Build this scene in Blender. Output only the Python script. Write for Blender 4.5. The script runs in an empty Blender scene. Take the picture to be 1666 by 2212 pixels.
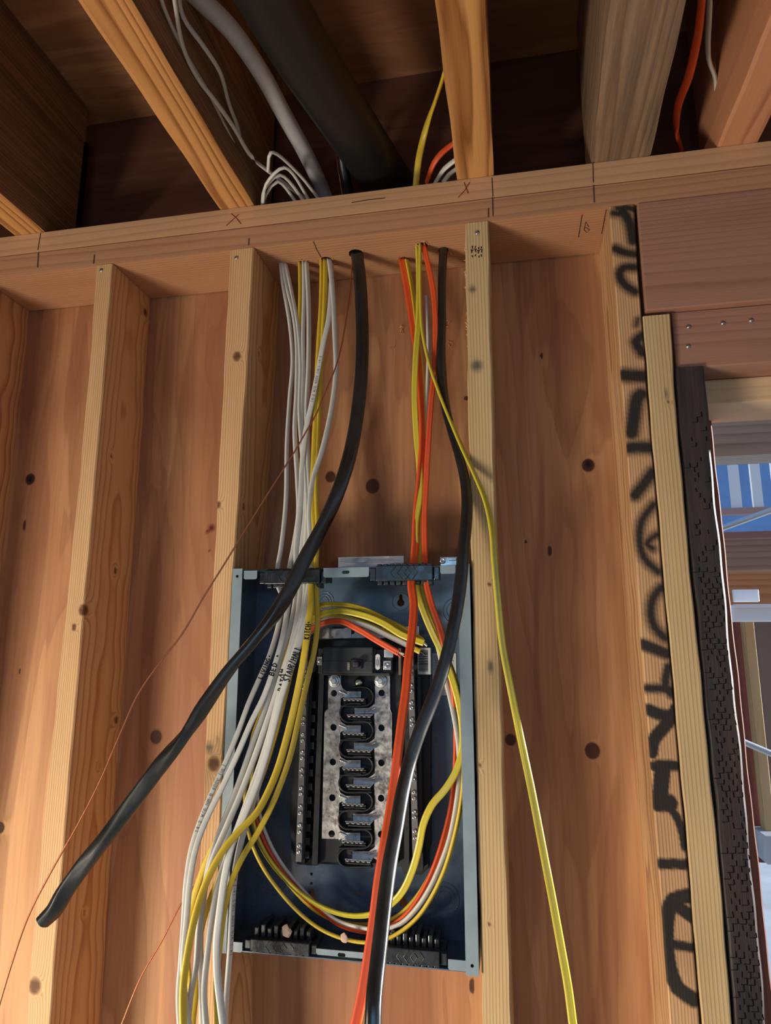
import bpy, bmesh, math, random
import numpy as np
from mathutils import Vector
random.seed(4)
RNG = np.random.default_rng(7)
SC = bpy.context.scene
COL = SC.collection
ZO = 2.40                       # underside of the top plate above the floor (m); z below is measured from it

# ------------------------------------------------------------------ camera
FPX = 1448.97
YAW, PITCH, ROLL = -0.188153511, 0.195245657, 0.001106
CAM = np.array([0.425083, -0.948559, -0.647487])
_F = np.array([math.sin(YAW)*math.cos(PITCH), math.cos(YAW)*math.cos(PITCH), math.sin(PITCH)])
_R0 = np.array([math.cos(YAW), -math.sin(YAW), 0.0])
_U0 = np.cross(_R0, _F)
_R = _R0*math.cos(ROLL)+_U0*math.sin(ROLL)
_U = -_R0*math.sin(ROLL)+_U0*math.cos(ROLL)
cd = bpy.data.cameras.new('camera'); cam = bpy.data.objects.new('camera', cd); COL.objects.link(cam)
from mathutils import Matrix
M = Matrix(((_R[0], _U[0], -_F[0]), (_R[1], _U[1], -_F[1]), (_R[2], _U[2], -_F[2])))
cam.matrix_world = Matrix.Translation((CAM[0], CAM[1], CAM[2]+ZO)) @ M.to_4x4()
cd.sensor_fit = 'VERTICAL'; cd.sensor_height = 24.0; cd.lens = 24.0*FPX/2212.0; cd.clip_start = 0.02
SC.camera = cam

# ------------------------------------------------------------------ world, lamps, exposure
SC.view_settings.view_transform = 'Standard'; SC.view_settings.look = 'None'
SC.view_settings.gamma = 1.0; SC.view_settings.use_curve_mapping = False
SC.view_settings.exposure = 0.0
w = bpy.data.worlds.new('sky'); SC.world = w; w.use_nodes = True
nt = w.node_tree; nt.nodes.clear()
o = nt.nodes.new('ShaderNodeOutputWorld'); b = nt.nodes.new('ShaderNodeBackground')
tc = nt.nodes.new('ShaderNodeTexCoord'); sp = nt.nodes.new('ShaderNodeSeparateXYZ'); cr = nt.nodes.new('ShaderNodeValToRGB')
mp = nt.nodes.new('ShaderNodeMapRange'); mp.inputs[1].default_value = -1; mp.inputs[2].default_value = 1
nt.links.new(tc.outputs['Generated'], sp.inputs[0]); nt.links.new(sp.outputs[2], mp.inputs[0])
nt.links.new(mp.outputs[0], cr.inputs[0]); nt.links.new(cr.outputs[0], b.inputs[0]); nt.links.new(b.outputs[0], o.inputs[0])
e = cr.color_ramp.elements
e[0].position = 0.0; e[0].color = (0.10, 0.085, 0.07, 1)
e[1].position = 1.0; e[1].color = (0.25, 0.48, 1.0, 1)
for p_, c_ in ((0.485, (0.16, 0.15, 0.15, 1)), (0.51, (0.62, 0.80, 1.0, 1)), (0.7, (0.40, 0.66, 1.0, 1))):
    q_ = e.new(p_); q_.color = c_
b.inputs[1].default_value = 0.72

def lamp(name, kind, loc, target, energy, color, size=None, size_y=None, spread=None):
    d = bpy.data.lights.new(name, kind); ob = bpy.data.objects.new(name, d); COL.objects.link(ob)
    ob.location = (loc[0], loc[1], loc[2]+ZO)
    v = Vector((target[0]-loc[0], target[1]-loc[1], target[2]-loc[2]))
    ob.rotation_euler = v.to_track_quat('-Z', 'Y').to_euler()
    d.energy = energy; d.color = color
    if kind == 'AREA':
        d.shape = 'RECTANGLE'; d.size = size; d.size_y = size_y or size
        if spread: d.spread = spread
    if kind == 'SUN': d.angle = size
    return ob
# a work light standing to the left of the photographer
lamp('work_lamp', 'AREA', (-1.35, -1.40, -0.85), (0.25, 0.1, -1.8), 8.5, (1.0, 0.87, 0.72), 0.16)
# added fill lamp, low on the left, brightening the lower part of the wall
lamp('low_fill', 'AREA', (-0.95, -1.20, -1.65), (0.75, 0.1, -2.05), 45.0, (1.0, 0.91, 0.74), 0.5, 0.4)
# sky seen through the opening behind the photographer
lamp('daylight_sky', 'AREA', (0.35, -2.7, -0.14), (0.3, 0.1, -1.5), 5.0, (0.26, 0.60, 1.0), 1.2, 0.40)
lamp('sun', 'SUN', (0, 0, 5), (-1.0, -0.235, 4.86), 15.0, (1.0, 0.97, 0.92), math.radians(0.6))

# ------------------------------------------------------------------ geometry helpers
def U(px, py, y=None, z=None, x=None):
    d = _F*FPX+_R*(px-833)+_U*(1106-py)
    if y is not None: t = (y-CAM[1])/d[1]
    elif z is not None: t = (z-CAM[2])/d[2]
    else: t = (x-CAM[0])/d[0]
    return CAM+t*d

def tag(ob, label=None, cat=None, group=None, kind=None):
    if label: ob['label'] = label
    if cat: ob['category'] = cat
    if group: ob['group'] = group
    if kind: ob['kind'] = kind
    return ob

def empty(name, loc, label, cat, group=None, kind=None):
    ob = bpy.data.objects.new(name, None); COL.objects.link(ob); ob.empty_display_size = 0.05
    ob.location = (loc[0], loc[1], loc[2]+ZO)
    return tag(ob, label, cat, group, kind)

def origin_of(ob):
    v = np.zeros(3)
    while ob is not None:
        v = v+np.array(ob.location); ob = ob.parent
    return v

class MB:
    def __init__(s): s.v = []; s.f = []; s.m = []; s.sm = []
    def add(s, verts, faces, mi=0, smooth=False):
        n = len(s.v); s.v.extend([tuple(map(float, p)) for p in verts])
        for f in faces:
            s.f.append(tuple(n+i for i in f)); s.m.append(mi); s.sm.append(smooth)
    def box(s, x0, x1, y0, y1, z0, z1, mi=0, bev=0.0):
        if bev <= 0:
            vs = [(x, y, z) for x in (x0, x1) for y in (y0, y1) for z in (z0, z1)]
            s.add(vs, [(0, 1, 3, 2), (4, 6, 7, 5), (0, 4, 5, 1), (2, 3, 7, 6), (0, 2, 6, 4), (1, 5, 7, 3)], mi)
        else:
            bm = bmesh.new(); bmesh.ops.create_cube(bm, size=1)
            for v in bm.verts:
                v.co = Vector(((x0+x1)/2+v.co.x*(x1-x0), (y0+y1)/2+v.co.y*(y1-y0), (z0+z1)/2+v.co.z*(z1-z0)))
            bmesh.ops.bevel(bm, geom=list(bm.edges), offset=bev, segments=2, affect='EDGES', profile=0.5)
            s.bm(bm, mi)
    def bm(s, bm, mi=0, smooth=False):
        bm.verts.index_update()
        s.add([v.co for v in bm.verts], [[v.index for v in f.verts] for f in bm.faces], mi, smooth); bm.free()
    def extrude(s, pts, a0, a1, axis='y', holes=(), mi=0):
        """pts: outline in the two other axes (xz for y, xy for z); extruded from a0 to a1"""
        def P3(p, a): return (p[0], a, p[1]) if axis == 'y' else ((p[0], p[1], a) if axis == 'z' else (a, p[0], p[1]))
        for a, flip in ((a0, 0), (a1, 1)):
            bm = bmesh.new(); edges = []
            for loop in [pts]+list(holes):
                vs = [bm.verts.new(P3(p, a)) for p in loop]
                for i in range(len(vs)): edges.append(bm.edges.new((vs[i], vs[(i+1) % len(vs)])))
            bmesh.ops.triangle_fill(bm, use_beauty=True, edges=edges)
            s.bm(bm, mi)
        for loop in [pts]+list(holes):
            n = len(loop); vs = [P3(p, a0) for p in loop]+[P3(p, a1) for p in loop]
            s.add(vs, [(i, (i+1) % n, n+(i+1) % n, n+i) for i in range(n)], mi)
    def lathe(s, c, axis, prof, n=20, mi=0, smooth=True):
        """profile of (radius, height along axis)"""
        c = np.array(c, float); ax = np.array(axis, float); ax /= np.linalg.norm(ax)
        t = np.array([0, 0, 1.0]) if abs(ax[2]) < 0.9 else np.array([1.0, 0, 0])
        u = np.cross(ax, t); u /= np.linalg.norm(u); v = np.cross(ax, u)
        vs = []
        for r, h in prof:
            for k in range(n):
                a = 2*math.pi*k/n; vs.append(c+ax*h+r*(u*math.cos(a)+v*math.sin(a)))
        fs = [(i*n+k, i*n+(k+1) % n, (i+1)*n+(k+1) % n, (i+1)*n+k) for i in range(len(prof)-1) for k in range(n)]
        if prof[0][0] > 1e-6: fs.append(tuple(range(n)))
        if prof[-1][0] > 1e-6: fs.append(tuple((len(prof)-1)*n+k for k in range(n)))
        s.add(vs, fs, mi, smooth)
    def tube(s, pts, r, n=10, mi=0):
        P, T, W, N = frames(np.array(pts, float))
        sweep(s, P, W, N, [(r*math.cos(2*math.pi*k/n), r*math.sin(2*math.pi*k/n)) for k in range(n)], mi)
    def build(s, name, mats, parent=None, origin=None, attrs=None, fixn=True):
        V = np.array(s.v, float); V[:, 2] += ZO
        if parent is not None: org = origin_of(parent)
        elif origin is not None: org = np.array(origin, float)+np.array([0, 0, ZO])
        else:
            mn, mx = V.min(0), V.max(0); org = np.array([(mn[0]+mx[0])/2, (mn[1]+mx[1])/2, mn[2]])
        me = bpy.data.meshes.new(name); me.from_pydata((V-org).tolist(), [], s.f)
        if not isinstance(mats, (list, tuple)): mats = [mats]
        for m in mats: me.materials.append(m)
        me.polygons.foreach_set('material_index', s.m); me.polygons.foreach_set('use_smooth', s.sm)
        if attrs:
            for k, a in attrs.items():
                at = me.attributes.new(k, 'FLOAT', 'POINT'); at.data.foreach_set('value', np.asarray(a, dtype=np.float32))
        if fixn:
            bm = bmesh.new(); bm.from_mesh(me); bmesh.ops.recalc_face_normals(bm, faces=bm.faces); bm.to_mesh(me); bm.free()
        me.update()
        ob = bpy.data.objects.new(name, me); COL.objects.link(ob)
        if parent is not None: ob.parent = parent
        else: ob.location = org
        return ob

def catmull(pts, step):
    P = np.array(pts, float); n = len(P); out = []
    Q = np.vstack([2*P[0]-P[1], P, 2*P[-1]-P[-2]])
    for i in range(n-1):
        p0, p1, p2, p3 = Q[i], Q[i+1], Q[i+2], Q[i+3]
        L = np.linalg.norm((p2-p1)[:3]); k = max(2, int(L/step))
        # centripetal parametrisation
        d = [max(1e-4, np.linalg.norm((b_-a_)[:3]))**0.5 for a_, b_ in ((p0, p1), (p1, p2), (p2, p3))]
        t0 = 0; t1 = d[0]; t2 = t1+d[1]; t3 = t2+d[2]
        for j in range(k):
            t = t1+(t2-t1)*j/k
            A1 = (t1-t)/(t1-t0)*p0+(t-t0)/(t1-t0)*p1; A2 = (t2-t)/(t2-t1)*p1+(t-t1)/(t2-t1)*p2; A3 = (t3-t)/(t3-t2)*p2+(t-t2)/(t3-t2)*p3
            B1 = (t2-t)/(t2-t0)*A1+(t-t0)/(t2-t0)*A2; B2 = (t3-t)/(t3-t1)*A2+(t-t1)/(t3-t1)*A3
            out.append((t2-t)/(t2-t1)*B1+(t-t1)/(t2-t1)*B2)
    out.append(P[-1]); return np.array(out)

def frames(P, twist=None, ref=(0.05, -1.0, 0.1)):
    T = np.gradient(P, axis=0); T /= np.linalg.norm(T, axis=1)[:, None]+1e-12
    ref = np.array(ref, float); W = np.zeros_like(P); N = np.zeros_like(P)
    for i, t in enumerate(T):
        n = ref-t*(ref@t)
        if np.linalg.norm(n) < 0.35 and i > 0: n = N[i-1]-t*(N[i-1]@t)
        n /= np.linalg.norm(n)+1e-12
        N[i] = n; W[i] = np.cross(t, n)
    if twist is not None:
        c = np.cos(twist)[:, None]; s_ = np.sin(twist)[:, None]
        W, N = W*c+N*s_, -W*s_+N*c
    return P, T, W, N

def sweep(mb, P, W, N, sec, mi=0, caps=True, scale=None):
    n = len(sec); vs = []
    for i in range(len(P)):
        k = 1.0 if scale is None else scale[i]
        for a, b_ in sec: vs.append(P[i]+W[i]*a*k+N[i]*b_*k)
    fs = [(i*n+k, i*n+(k+1) % n, (i+1)*n+(k+1) % n, (i+1)*n+k) for i in range(len(P)-1) for k in range(n)]
    mb.add(vs, fs, mi, True)
    if caps:
        mb.add([vs[k] for k in range(n)], [tuple(range(n))], mi); mb.add([vs[(len(P)-1)*n+k] for k in range(n)], [tuple(range(n))], mi)

# ------------------------------------------------------------------ materials
def lin(c):
    return tuple(((v/255.0)/12.92 if v <= 10 else (((v/255.0)+0.055)/1.055)**2.4) for v in c)
class NT:
    def __init__(s, name):
        s.m = bpy.data.materials.new(name); s.m.use_nodes = True; s.t = s.m.node_tree; s.t.nodes.clear()
        s.out = s.n('ShaderNodeOutputMaterial'); s.p = s.n('ShaderNodeBsdfPrincipled'); s.l(s.p.outputs[0], s.out.inputs[0])
    def n(s, k, **kw):
        x = s.t.nodes.new(k)
        for a, v in kw.items(): setattr(x, a, v)
        return x
    def l(s, a, b): s.t.links.new(a, b)
    def math(s, op, a, b=None):
        x = s.n('ShaderNodeMath', operation=op)
        for i, v in enumerate((a, b)):
            if v is None: continue
            if isinstance(v, (int, float)): x.inputs[i].default_value = v
            else: s.l(v, x.inputs[i])
        return x.outputs[0]
    def mix(s, fac, a, b, mode='MIX'):
        x = s.n('ShaderNodeMix', data_type='RGBA', blend_type=mode)
        for i, v in ((0, fac), (6, a), (7, b)):
            if isinstance(v, (int, float)): x.inputs[i].default_value = v
            elif isinstance(v, tuple): x.inputs[i].default_value = (v[0], v[1], v[2], 1)
            else: s.l(v, x.inputs[i])
        return x.outputs[2]
    def noise(s, vec, scale, detail=2, rough=0.5, dist=0):
        x = s.n('ShaderNodeTexNoise'); s.l(vec, x.inputs['Vector'])
        x.inputs['Scale'].default_value = scale; x.inputs['Detail'].default_value = detail
        x.inputs['Roughness'].default_value = rough; x.inputs['Distortion'].default_value = dist
        return x.outputs[0]
    def ramp(s, v, stops, interp='LINEAR'):
        x = s.n('ShaderNodeValToRGB'); s.l(v, x.inputs[0]); r = x.color_ramp; r.interpolation = interp
        while len(r.elements) < len(stops): r.elements.new(0.5)
        for el, (p_, c_) in zip(r.elements, stops):
            el.position = p_; el.color = (c_, c_, c_, 1) if isinstance(c_, (int, float)) else (c_[0], c_[1], c_[2], 1)
        return x.outputs[0]
    def attr(s, name):
        x = s.n('ShaderNodeAttribute'); x.attribute_name = name; return x.outputs['Fac']
    def bump(s, h, strength, dist):
        x = s.n('ShaderNodeBump'); s.l(h, x.inputs['Height']); x.inputs['Strength'].default_value = strength
        x.inputs['Distance'].default_value = dist; s.l(x.outputs[0], s.p.inputs['Normal'])
    def coords(s, sc=(1, 1, 1), rot=(0, 0, 0), rnd=True, add=None):
        t = s.n('ShaderNodeTexCoord'); v = t.outputs['Object']
        m = s.n('ShaderNodeMapping'); m.inputs['Rotation'].default_value = rot
        s.l(v, m.inputs[0]); v = m.outputs[0]
        if rnd:
            oi = s.n('ShaderNodeObjectInfo'); a = s.n('ShaderNodeVectorMath', operation='MULTIPLY_ADD')
            cx = s.n('ShaderNodeCombineXYZ')
            s.l(oi.outputs['Random'], cx.inputs[2]); s.l(s.math('MULTIPLY', oi.outputs['Random'], 0.06), cx.inputs[0])
            s.l(cx.outputs[0], a.inputs[0]); a.inputs[1].default_value = (1, 1, 9); s.l(v, a.inputs[2]); v = a.outputs[0]
        m2 = s.n('ShaderNodeMapping'); m2.inputs['Scale'].default_value = sc; s.l(v, m2.inputs[0])
        return v, m2.outputs[0]

ROT = {'z': (0, 0, 0), 'x': (0, math.radians(90), 0), 'y': (math.radians(90), 0, 0)}
def wood(name, light, dark, axis='z', period=0.0042, contrast=0.75, pith=(0.03, -0.17), warp=0.02, rough=0.65, weather=None, knotc=(0.13, 0.052, 0.022)):
    s = NT(name)
    v, vs = s.coords((1, 1, 0.09), ROT[axis])
    # long slow wander of the pith line, then growth rings around it
    n1 = s.n('ShaderNodeTexNoise'); s.l(vs, n1.inputs['Vector']); n1.inputs['Scale'].default_value = 9; n1.inputs['Detail'].default_value = 3
    dv = s.n('ShaderNodeVectorMath', operation='MULTIPLY_ADD'); s.l(n1.outputs['Color'], dv.inputs[0]); dv.inputs[1].default_value = (warp, warp, 0); s.l(v, dv.inputs[2])
    kn = s.attr('knot')
    sx = s.n('ShaderNodeSeparateXYZ'); s.l(dv.outputs[0], sx.inputs[0])
    dx = s.math('SUBTRACT', sx.outputs[0], pith[0]); dy = s.math('SUBTRACT', sx.outputs[1], pith[1])
    r = s.math('SQRT', s.math('ADD', s.math('MULTIPLY', dx, dx), s.math('MULTIPLY', dy, dy)))
    r = s.math('ADD', r, s.math('MULTIPLY', kn, -0.022))
    ph = s.math('FRACT', s.math('DIVIDE', r, period))
    ring = s.ramp(ph, [(0, 0.0), (0.55, 0.25), (0.86, 1.0), (1.0, 0.0)])
    fib = s.noise(s.coords((1, 1, 0.02), ROT[axis])[1], 520, 2, 0.6)
    big = s.noise(vs, 22, 3, 0.55)
    f = s.math('MULTIPLY', ring, contrast)
    f = s.math('ADD', f, s.math('MULTIPLY', s.math('SUBTRACT', fib, 0.5), 0.45))
    f = s.math('ADD', f, s.math('MULTIPLY', s.math('SUBTRACT', big, 0.5), 0.9))
    fc = s.ramp(f, [(0.0, 0.0), (1.0, 1.0)])
    c = s.mix(fc, light, dark)
    if weather:
        wn = s.noise(s.coords((1, 1, 0.045), ROT[axis])[1], 60, 6, 0.7)
        c = s.mix(s.ramp(wn, [(0.40, 0.0), (0.70, 0.9)]), c, weather)
    kf = s.ramp(kn, [(0.40, 0.0), (0.62, 0.5), (0.85, 0.85), (1.0, 1.0)])
    c = s.mix(kf, c, knotc)
    c = s.mix(s.attr('paint'), c, (0.012, 0.012, 0.013))
    c = s.mix(s.attr('smudge'), c, (0.13, 0.10, 0.08))
    s.l(c, s.p.inputs['Base Color']); s.p.inputs['Roughness'].default_value = rough
    s.p.inputs['Specular IOR Level'].default_value = 0.25
    s.bump(s.math('ADD', s.math('MULTIPLY', ring, -0.5), fib), 0.35, 0.0006)
    return s.m

def plywood(name, light, mid, dark, axis='z', scale=1.0, rough=0.6):
    s = NT(name)
    v, vs = s.coords((1.0*scale, 1, 0.12*scale), ROT[axis], rnd=False)
    wv = s.noise(vs, 7.5, 3, 0.5, 0.5)
    kn = s.attr('knot')
    wv2 = s.math('ADD', wv, s.math('MULTIPLY', kn, 0.10))
    ph = s.math('FRACT', s.math('MULTIPLY', wv2, 11.0))
    band = s.ramp(ph, [(0, 0.0), (0.5, 0.2), (0.84, 0.75), (0.93, 1.0), (1.0, 0.0)])
    big = s.noise(s.coords((1*scale, 1, 0.3*scale), ROT[axis], rnd=False)[1], 4.0, 3, 0.55, 0.6)
    bf = s.ramp(big, [(0.38, 0.0), (0.5, 0.45), (0.54, 0.62), (0.68, 1.0)])
    c = s.mix(bf, light, mid)
    c = s.mix(s.math('MULTIPLY', band, 0.34), c, dark)
    bl_ = s.noise(s.coords((1*scale, 1, 0.09*scale), ROT[axis], rnd=False)[1], 10.0, 2, 0.5, 0.6)
    c = s.mix(s.ramp(bl_, [(0.50, 0.0), (0.53, 0.42), (0.70, 0.5)]), c, dark)
    st = s.noise(s.coords((1, 1, 0.03), ROT[axis], rnd=False)[1], 160, 3, 0.6)
    c = s.mix(s.math('MULTIPLY', s.ramp(st, [(0.45, 0.0), (0.75, 1.0)]), 0.30), c, dark)
    kf = s.ramp(kn, [(0.35, 0.0), (0.55, 0.3), (0.70, 0.95), (0.8, 1.0)])
    c = s.mix(kf, c, (0.075, 0.026, 0.013))
    c = s.mix(s.attr('smudge'), c, (0.10, 0.008, 0.01))
    c = s.mix(s.attr('paint'), c, (0.003, 0.003, 0.003))
    s.l(c, s.p.inputs['Base Color']); s.p.inputs['Roughness'].default_value = rough
    s.p.inputs['Specular IOR Level'].default_value = 0.3
    s.bump(st, 0.25, 0.0006)
    return s.m

def plain(name, c, rough=0.5, metal=0.0, spec=0.5, var=0.0, vs=60, bump=0.0, bs=300, coat=0.0):
    s = NT(name); s.p.inputs['Roughness'].default_value = rough; s.p.inputs['Metallic'].default_value = metal
    s.p.inputs['Specular IOR Level'].default_value = spec; s.p.inputs['Coat Weight'].default_value = coat
    v, _ = s.coords(rnd=False)
    if var > 0:
        n = s.ramp(s.noise(v, vs, 4, 0.6), [(0.3, 0.0), (0.7, 1.0)])
        s.l(s.mix(n, tuple(x*(1-var) for x in c), tuple(min(1, x*(1+var*0.6)) for x in c)), s.p.inputs['Base Color'])
        if metal > 0.5 or rough < 0.45:
            s.l(s.ramp(n, [(0, max(0.05, rough-0.1)), (1, min(1, rough+0.15))]), s.p.inputs['Roughness'])
    else: s.p.inputs['Base Color'].default_value = (c[0], c[1], c[2], 1)
    if bump > 0: s.bump(s.noise(v, bs, 3, 0.6), bump, 0.0008)
    return s.m

def treated(name):
    s = NT(name)
    v, vs = s.coords((1, 1, 0.1), ROT['z'], rnd=False)
    n = s.noise(vs, 40, 4, 0.6)
    c = s.ramp(n, [(0.3, (0.020, 0.014, 0.014)), (0.6, (0.045, 0.028, 0.024)), (0.8, (0.10, 0.055, 0.038))])
    s.l(c, s.p.inputs['Base Color']); s.p.inputs['Roughness'].default_value = 0.55; s.p.inputs['Specular IOR Level'].default_value = 0.4
    s.bump(s.noise(s.coords((1, 1, 0.05), ROT['z'], rnd=False)[1], 260, 4, 0.65), 0.6, 0.002)
    return s.m

def jacket(name, c, rough=0.38, dirt=0.12):
    s = NT(name); v, vs = s.coords(rnd=True)
    n = s.noise(v, 14, 3, 0.5); n2 = s.noise(v, 90, 3, 0.6)
    d = tuple(x*0.55 for x in c)
    col = s.mix(s.math('MULTIPLY', s.ramp(n, [(0.45, 0.0), (0.75, 1.0)]), dirt*2), c, d)
    col = s.mix(s.math('MULTIPLY', s.ramp(n2, [(0.62, 0.0), (0.72, 1.0)]), dirt), col, (0.25, 0.2, 0.16))
    s.l(col, s.p.inputs['Base Color']); s.p.inputs['Roughness'].default_value = rough
    s.p.inputs['Specular IOR Level'].default_value = 0.5
    s.bump(s.noise(v, 45, 2), 0.25, 0.002)
    return s.m

M_STUD = wood('stud_fir', (0.66, 0.41, 0.205), (0.42, 0.20, 0.08), period=0.0036, contrast=0.9, pith=(0.2, 0.02))
M_STUD2 = wood('stud_pale', (0.60, 0.42, 0.215), (0.38, 0.215, 0.09), period=0.0042, contrast=0.85, pith=(0.22, 0.03))
M_STUDR = wood('stud_red', (0.60, 0.35, 0.175), (0.33, 0.15, 0.065), period=0.0032, contrast=0.95, pith=(0.2, 0.02))
M_PLATE = wood('plate_fir', (0.55, 0.31, 0.165), (0.36, 0.17, 0.08), axis='x', period=0.006, contrast=0.55)
M_HEAD = wood('header_fir', (0.36, 0.18, 0.12), (0.25, 0.11, 0.072), axis='x', period=0.0055, contrast=0.6)
M_JOIST = wood('joist_fir', (0.60, 0.29, 0.10), (0.24, 0.085, 0.022), axis='y', period=0.008, contrast=0.95, pith=(0.01, -0.10), warp=0.05)
M_ROUGH = wood('rough_timber', (0.33, 0.20, 0.12), (0.14, 0.075, 0.042), axis='y', period=0.005, contrast=0.7, weather=(0.085, 0.062, 0.045), rough=0.85)
M_PLY = plywood('sheathing_ply', (0.60, 0.315, 0.145), (0.42, 0.178, 0.080), (0.22, 0.074, 0.036))
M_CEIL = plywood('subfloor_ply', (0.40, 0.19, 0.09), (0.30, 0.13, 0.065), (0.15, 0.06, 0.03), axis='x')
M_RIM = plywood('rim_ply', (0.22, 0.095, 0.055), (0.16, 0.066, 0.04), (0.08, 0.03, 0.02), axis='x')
M_PT = treated('treated_timber')
M_BOX = plain('box_enamel', (0.085, 0.130, 0.195), 0.3, 0.0, 0.6, var=0.12, vs=25)
M_FLANGE = plain('flange_enamel', (0.23, 0.295, 0.335), 0.38, 0.0, 0.5, var=0.06, vs=40)
M_BLK = plain('black_plastic', (0.012, 0.012, 0.014), 0.42, 0, 0.45, var=0.2, vs=80)
M_BRK = plain('breaker_plastic', (0.022, 0.025, 0.028), 0.5, 0, 0.45, var=0.15, vs=90)
M_CLAMP = plain('clamp_plastic', (0.014, 0.018, 0.023), 0.28, 0, 0.7, var=0.25, vs=60)
M_TIN = plain('tinned_bar', (0.45, 0.42, 0.41), 0.34, 1.0, 0.5, var=0.22, vs=120, bump=0.25, bs=200)
M_NBAR = plain('neutral_bar_metal', (0.16, 0.15, 0.15), 0.45, 0.3, 0.5, var=0.1, vs=100)
M_SCREW = plain('zinc_screw', (0.85, 0.88, 0.92), 0.16, 1.0)
M_STEEL = plain('steel', (0.55, 0.56, 0.57), 0.35, 1.0, var=0.1, vs=60)
M_DARKHOLE = plain('hole_dark', (0.004, 0.004, 0.004), 0.9, 0, 0.1)
M_PAPER = plain('label_paper', (0.62, 0.64, 0.66), 0.6, 0, 0.3)
M_INK = plain('ink', (0.012, 0.012, 0.014), 0.6, 0, 0.2)
M_PRINT = plain('grey_print', (0.10, 0.10, 0.11), 0.6, 0, 0.2)
M_PENCIL = plain('pencil', (0.06, 0.04, 0.035), 0.8, 0, 0.1)
M_CRAYON = plain('red_crayon', (0.22, 0.03, 0.02), 0.8, 0, 0.1)
M_WHITE = jacket('white_jacket', (0.62, 0.60, 0.55))
M_YEL = jacket('yellow_jacket', (0.68, 0.47, 0.035))
M_YGRN = jacket('yellow_jacket_shiny', (0.62, 0.50, 0.05), 0.22)
M_ORG = jacket('orange_jacket', (0.72, 0.085, 0.018), 0.42)
M_RED = jacket('red_orange_jacket', (0.52, 0.045, 0.016), 0.42)
M_BCAB = plain('black_jacket', (0.011, 0.012, 0.013), 0.30, 0, 0.8, var=0.25, vs=12, bump=0.3, bs=20)
M_BPIPE = plain('black_abs', (0.012, 0.012, 0.012), 0.38, 0, 0.5)
M_WPIPE = plain('white_conduit', (0.55, 0.53, 0.54), 0.4, 0, 0.5, var=0.1, vs=10)
M_COPPER = plain('copper', (0.62, 0.24, 0.12), 0.38, 1.0)
M_CHIP = plain('wood_chip', (0.62, 0.36, 0.18), 0.8, 0, 0.1)

# ------------------------------------------------------------------ boards with a fine grid (carry knots, paint)
def marks_attr(V, marks):
    out = {'knot': np.zeros(len(V)), 'paint': np.zeros(len(V)), 'smudge': np.zeros(len(V))}
    for kind, c, r in marks:
        c = np.array(c); r = np.array(r)
        q = (V-c)/r; d = np.sqrt((q**2).sum(1))
        if kind == 'knot': d = d*1.25; a = np.clip(1.5-d, 0, 0.75)+np.exp(-(d/2.0)**2)*0.3; a = np.where(d > 5, 0, a); a = np.clip(a, 0, 1)
        else: a = np.clip(1.5-d, 0, 1)
        out[kind] = np.maximum(out[kind], a)
    return out

def board(name, lx, rx, z1, z0, y0, y1, mat, marks=(), fine=-1.30, parent=None, ch=0.0018, paint=None, wob=0.0005, fx=14, dz=0.006):
    """upright board: lx(z), rx(z) edges of the front face at y0"""
    zs = list(np.arange(z1, max(fine, z0), -dz))
    if z0 < fine: zs += [fine, z0]
    else: zs += [z0]
    zs = np.array(zs); nd = max(4, int((y1-y0)/0.006))
    sec = []
    for k in range(fx+1): sec.append(('f', k/fx))
    for k in range(1, nd+1): sec.append(('r', k/nd))
    sec.append(('b', 0.5)); sec.append(('b', 1.0))
    for k in range(nd-1, 0, -1): sec.append(('l', k/nd))
    vs = []; ph = random.random()*9
    for z in zs:
        a, b_ = lx(z), rx(z)
        a += wob*(math.sin(z*31+ph)+math.sin(z*83+ph)*0.6); b_ += wob*(math.sin(z*27+ph*2)+math.sin(z*71)*0.6)
        for s_, t in sec:
            if s_ == 'f':
                x = a+(b_-a)*t; y = y0
                if t == 0: x = a; y = y0+ch
                elif t == 1: x = b_; y = y0+ch
                if k and t == 1/fx: x = a+ch
                elif t == (fx-1)/fx: x = b_-ch
            elif s_ == 'r': x = b_; y = y0+ch+(y1-y0-ch)*t
            elif s_ == 'b': x = b_+(a-b_)*t; y = y1
            else: x = a; y = y0+ch+(y1-y0-ch)*t
            vs.append((x, y, z))
    n = len(sec)
    fs = [(i*n+k, i*n+(k+1) % n, (i+1)*n+(k+1) % n, (i+1)*n+k) for i in range(len(zs)-1) for k in range(n)]
    mb = MB(); mb.add(vs, fs); mb.f += [tuple(range(n)), tuple((len(zs)-1)*n+k for k in range(n))]; mb.m += [0, 0]; mb.sm += [False]*2
    V = np.array(vs); at = marks_attr(V, marks)
    if paint is not None: at['paint'] = np.maximum(at['paint'], paint(V))
    return mb.build(name, mat, parent, attrs=at)

def edge(pts, y=0.0, deg=2):
    q = np.array([U(px, py, y=y) for px, py in pts]); c = np.polyfit(q[:, 2], q[:, 0], min(deg, len(pts)-1))
    return lambda z, c=c: float(np.polyval(c, max(z, -1.4)))

def mk(kind, px, py, rpx, y=0.0, x=None, ry=None, asp=1.1):
    p_ = U(px, py, y=y) if x is None else U(px, py, x=x)
    r = rpx/1449.0*abs(np.dot(p_-CAM, _F))
    return (kind, p_, (r, r*1.5 if ry is None else ry, r*asp) if x is None else (r*1.5, r, r*asp))

DEP = 0.1244
ZB = -2.36
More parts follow.
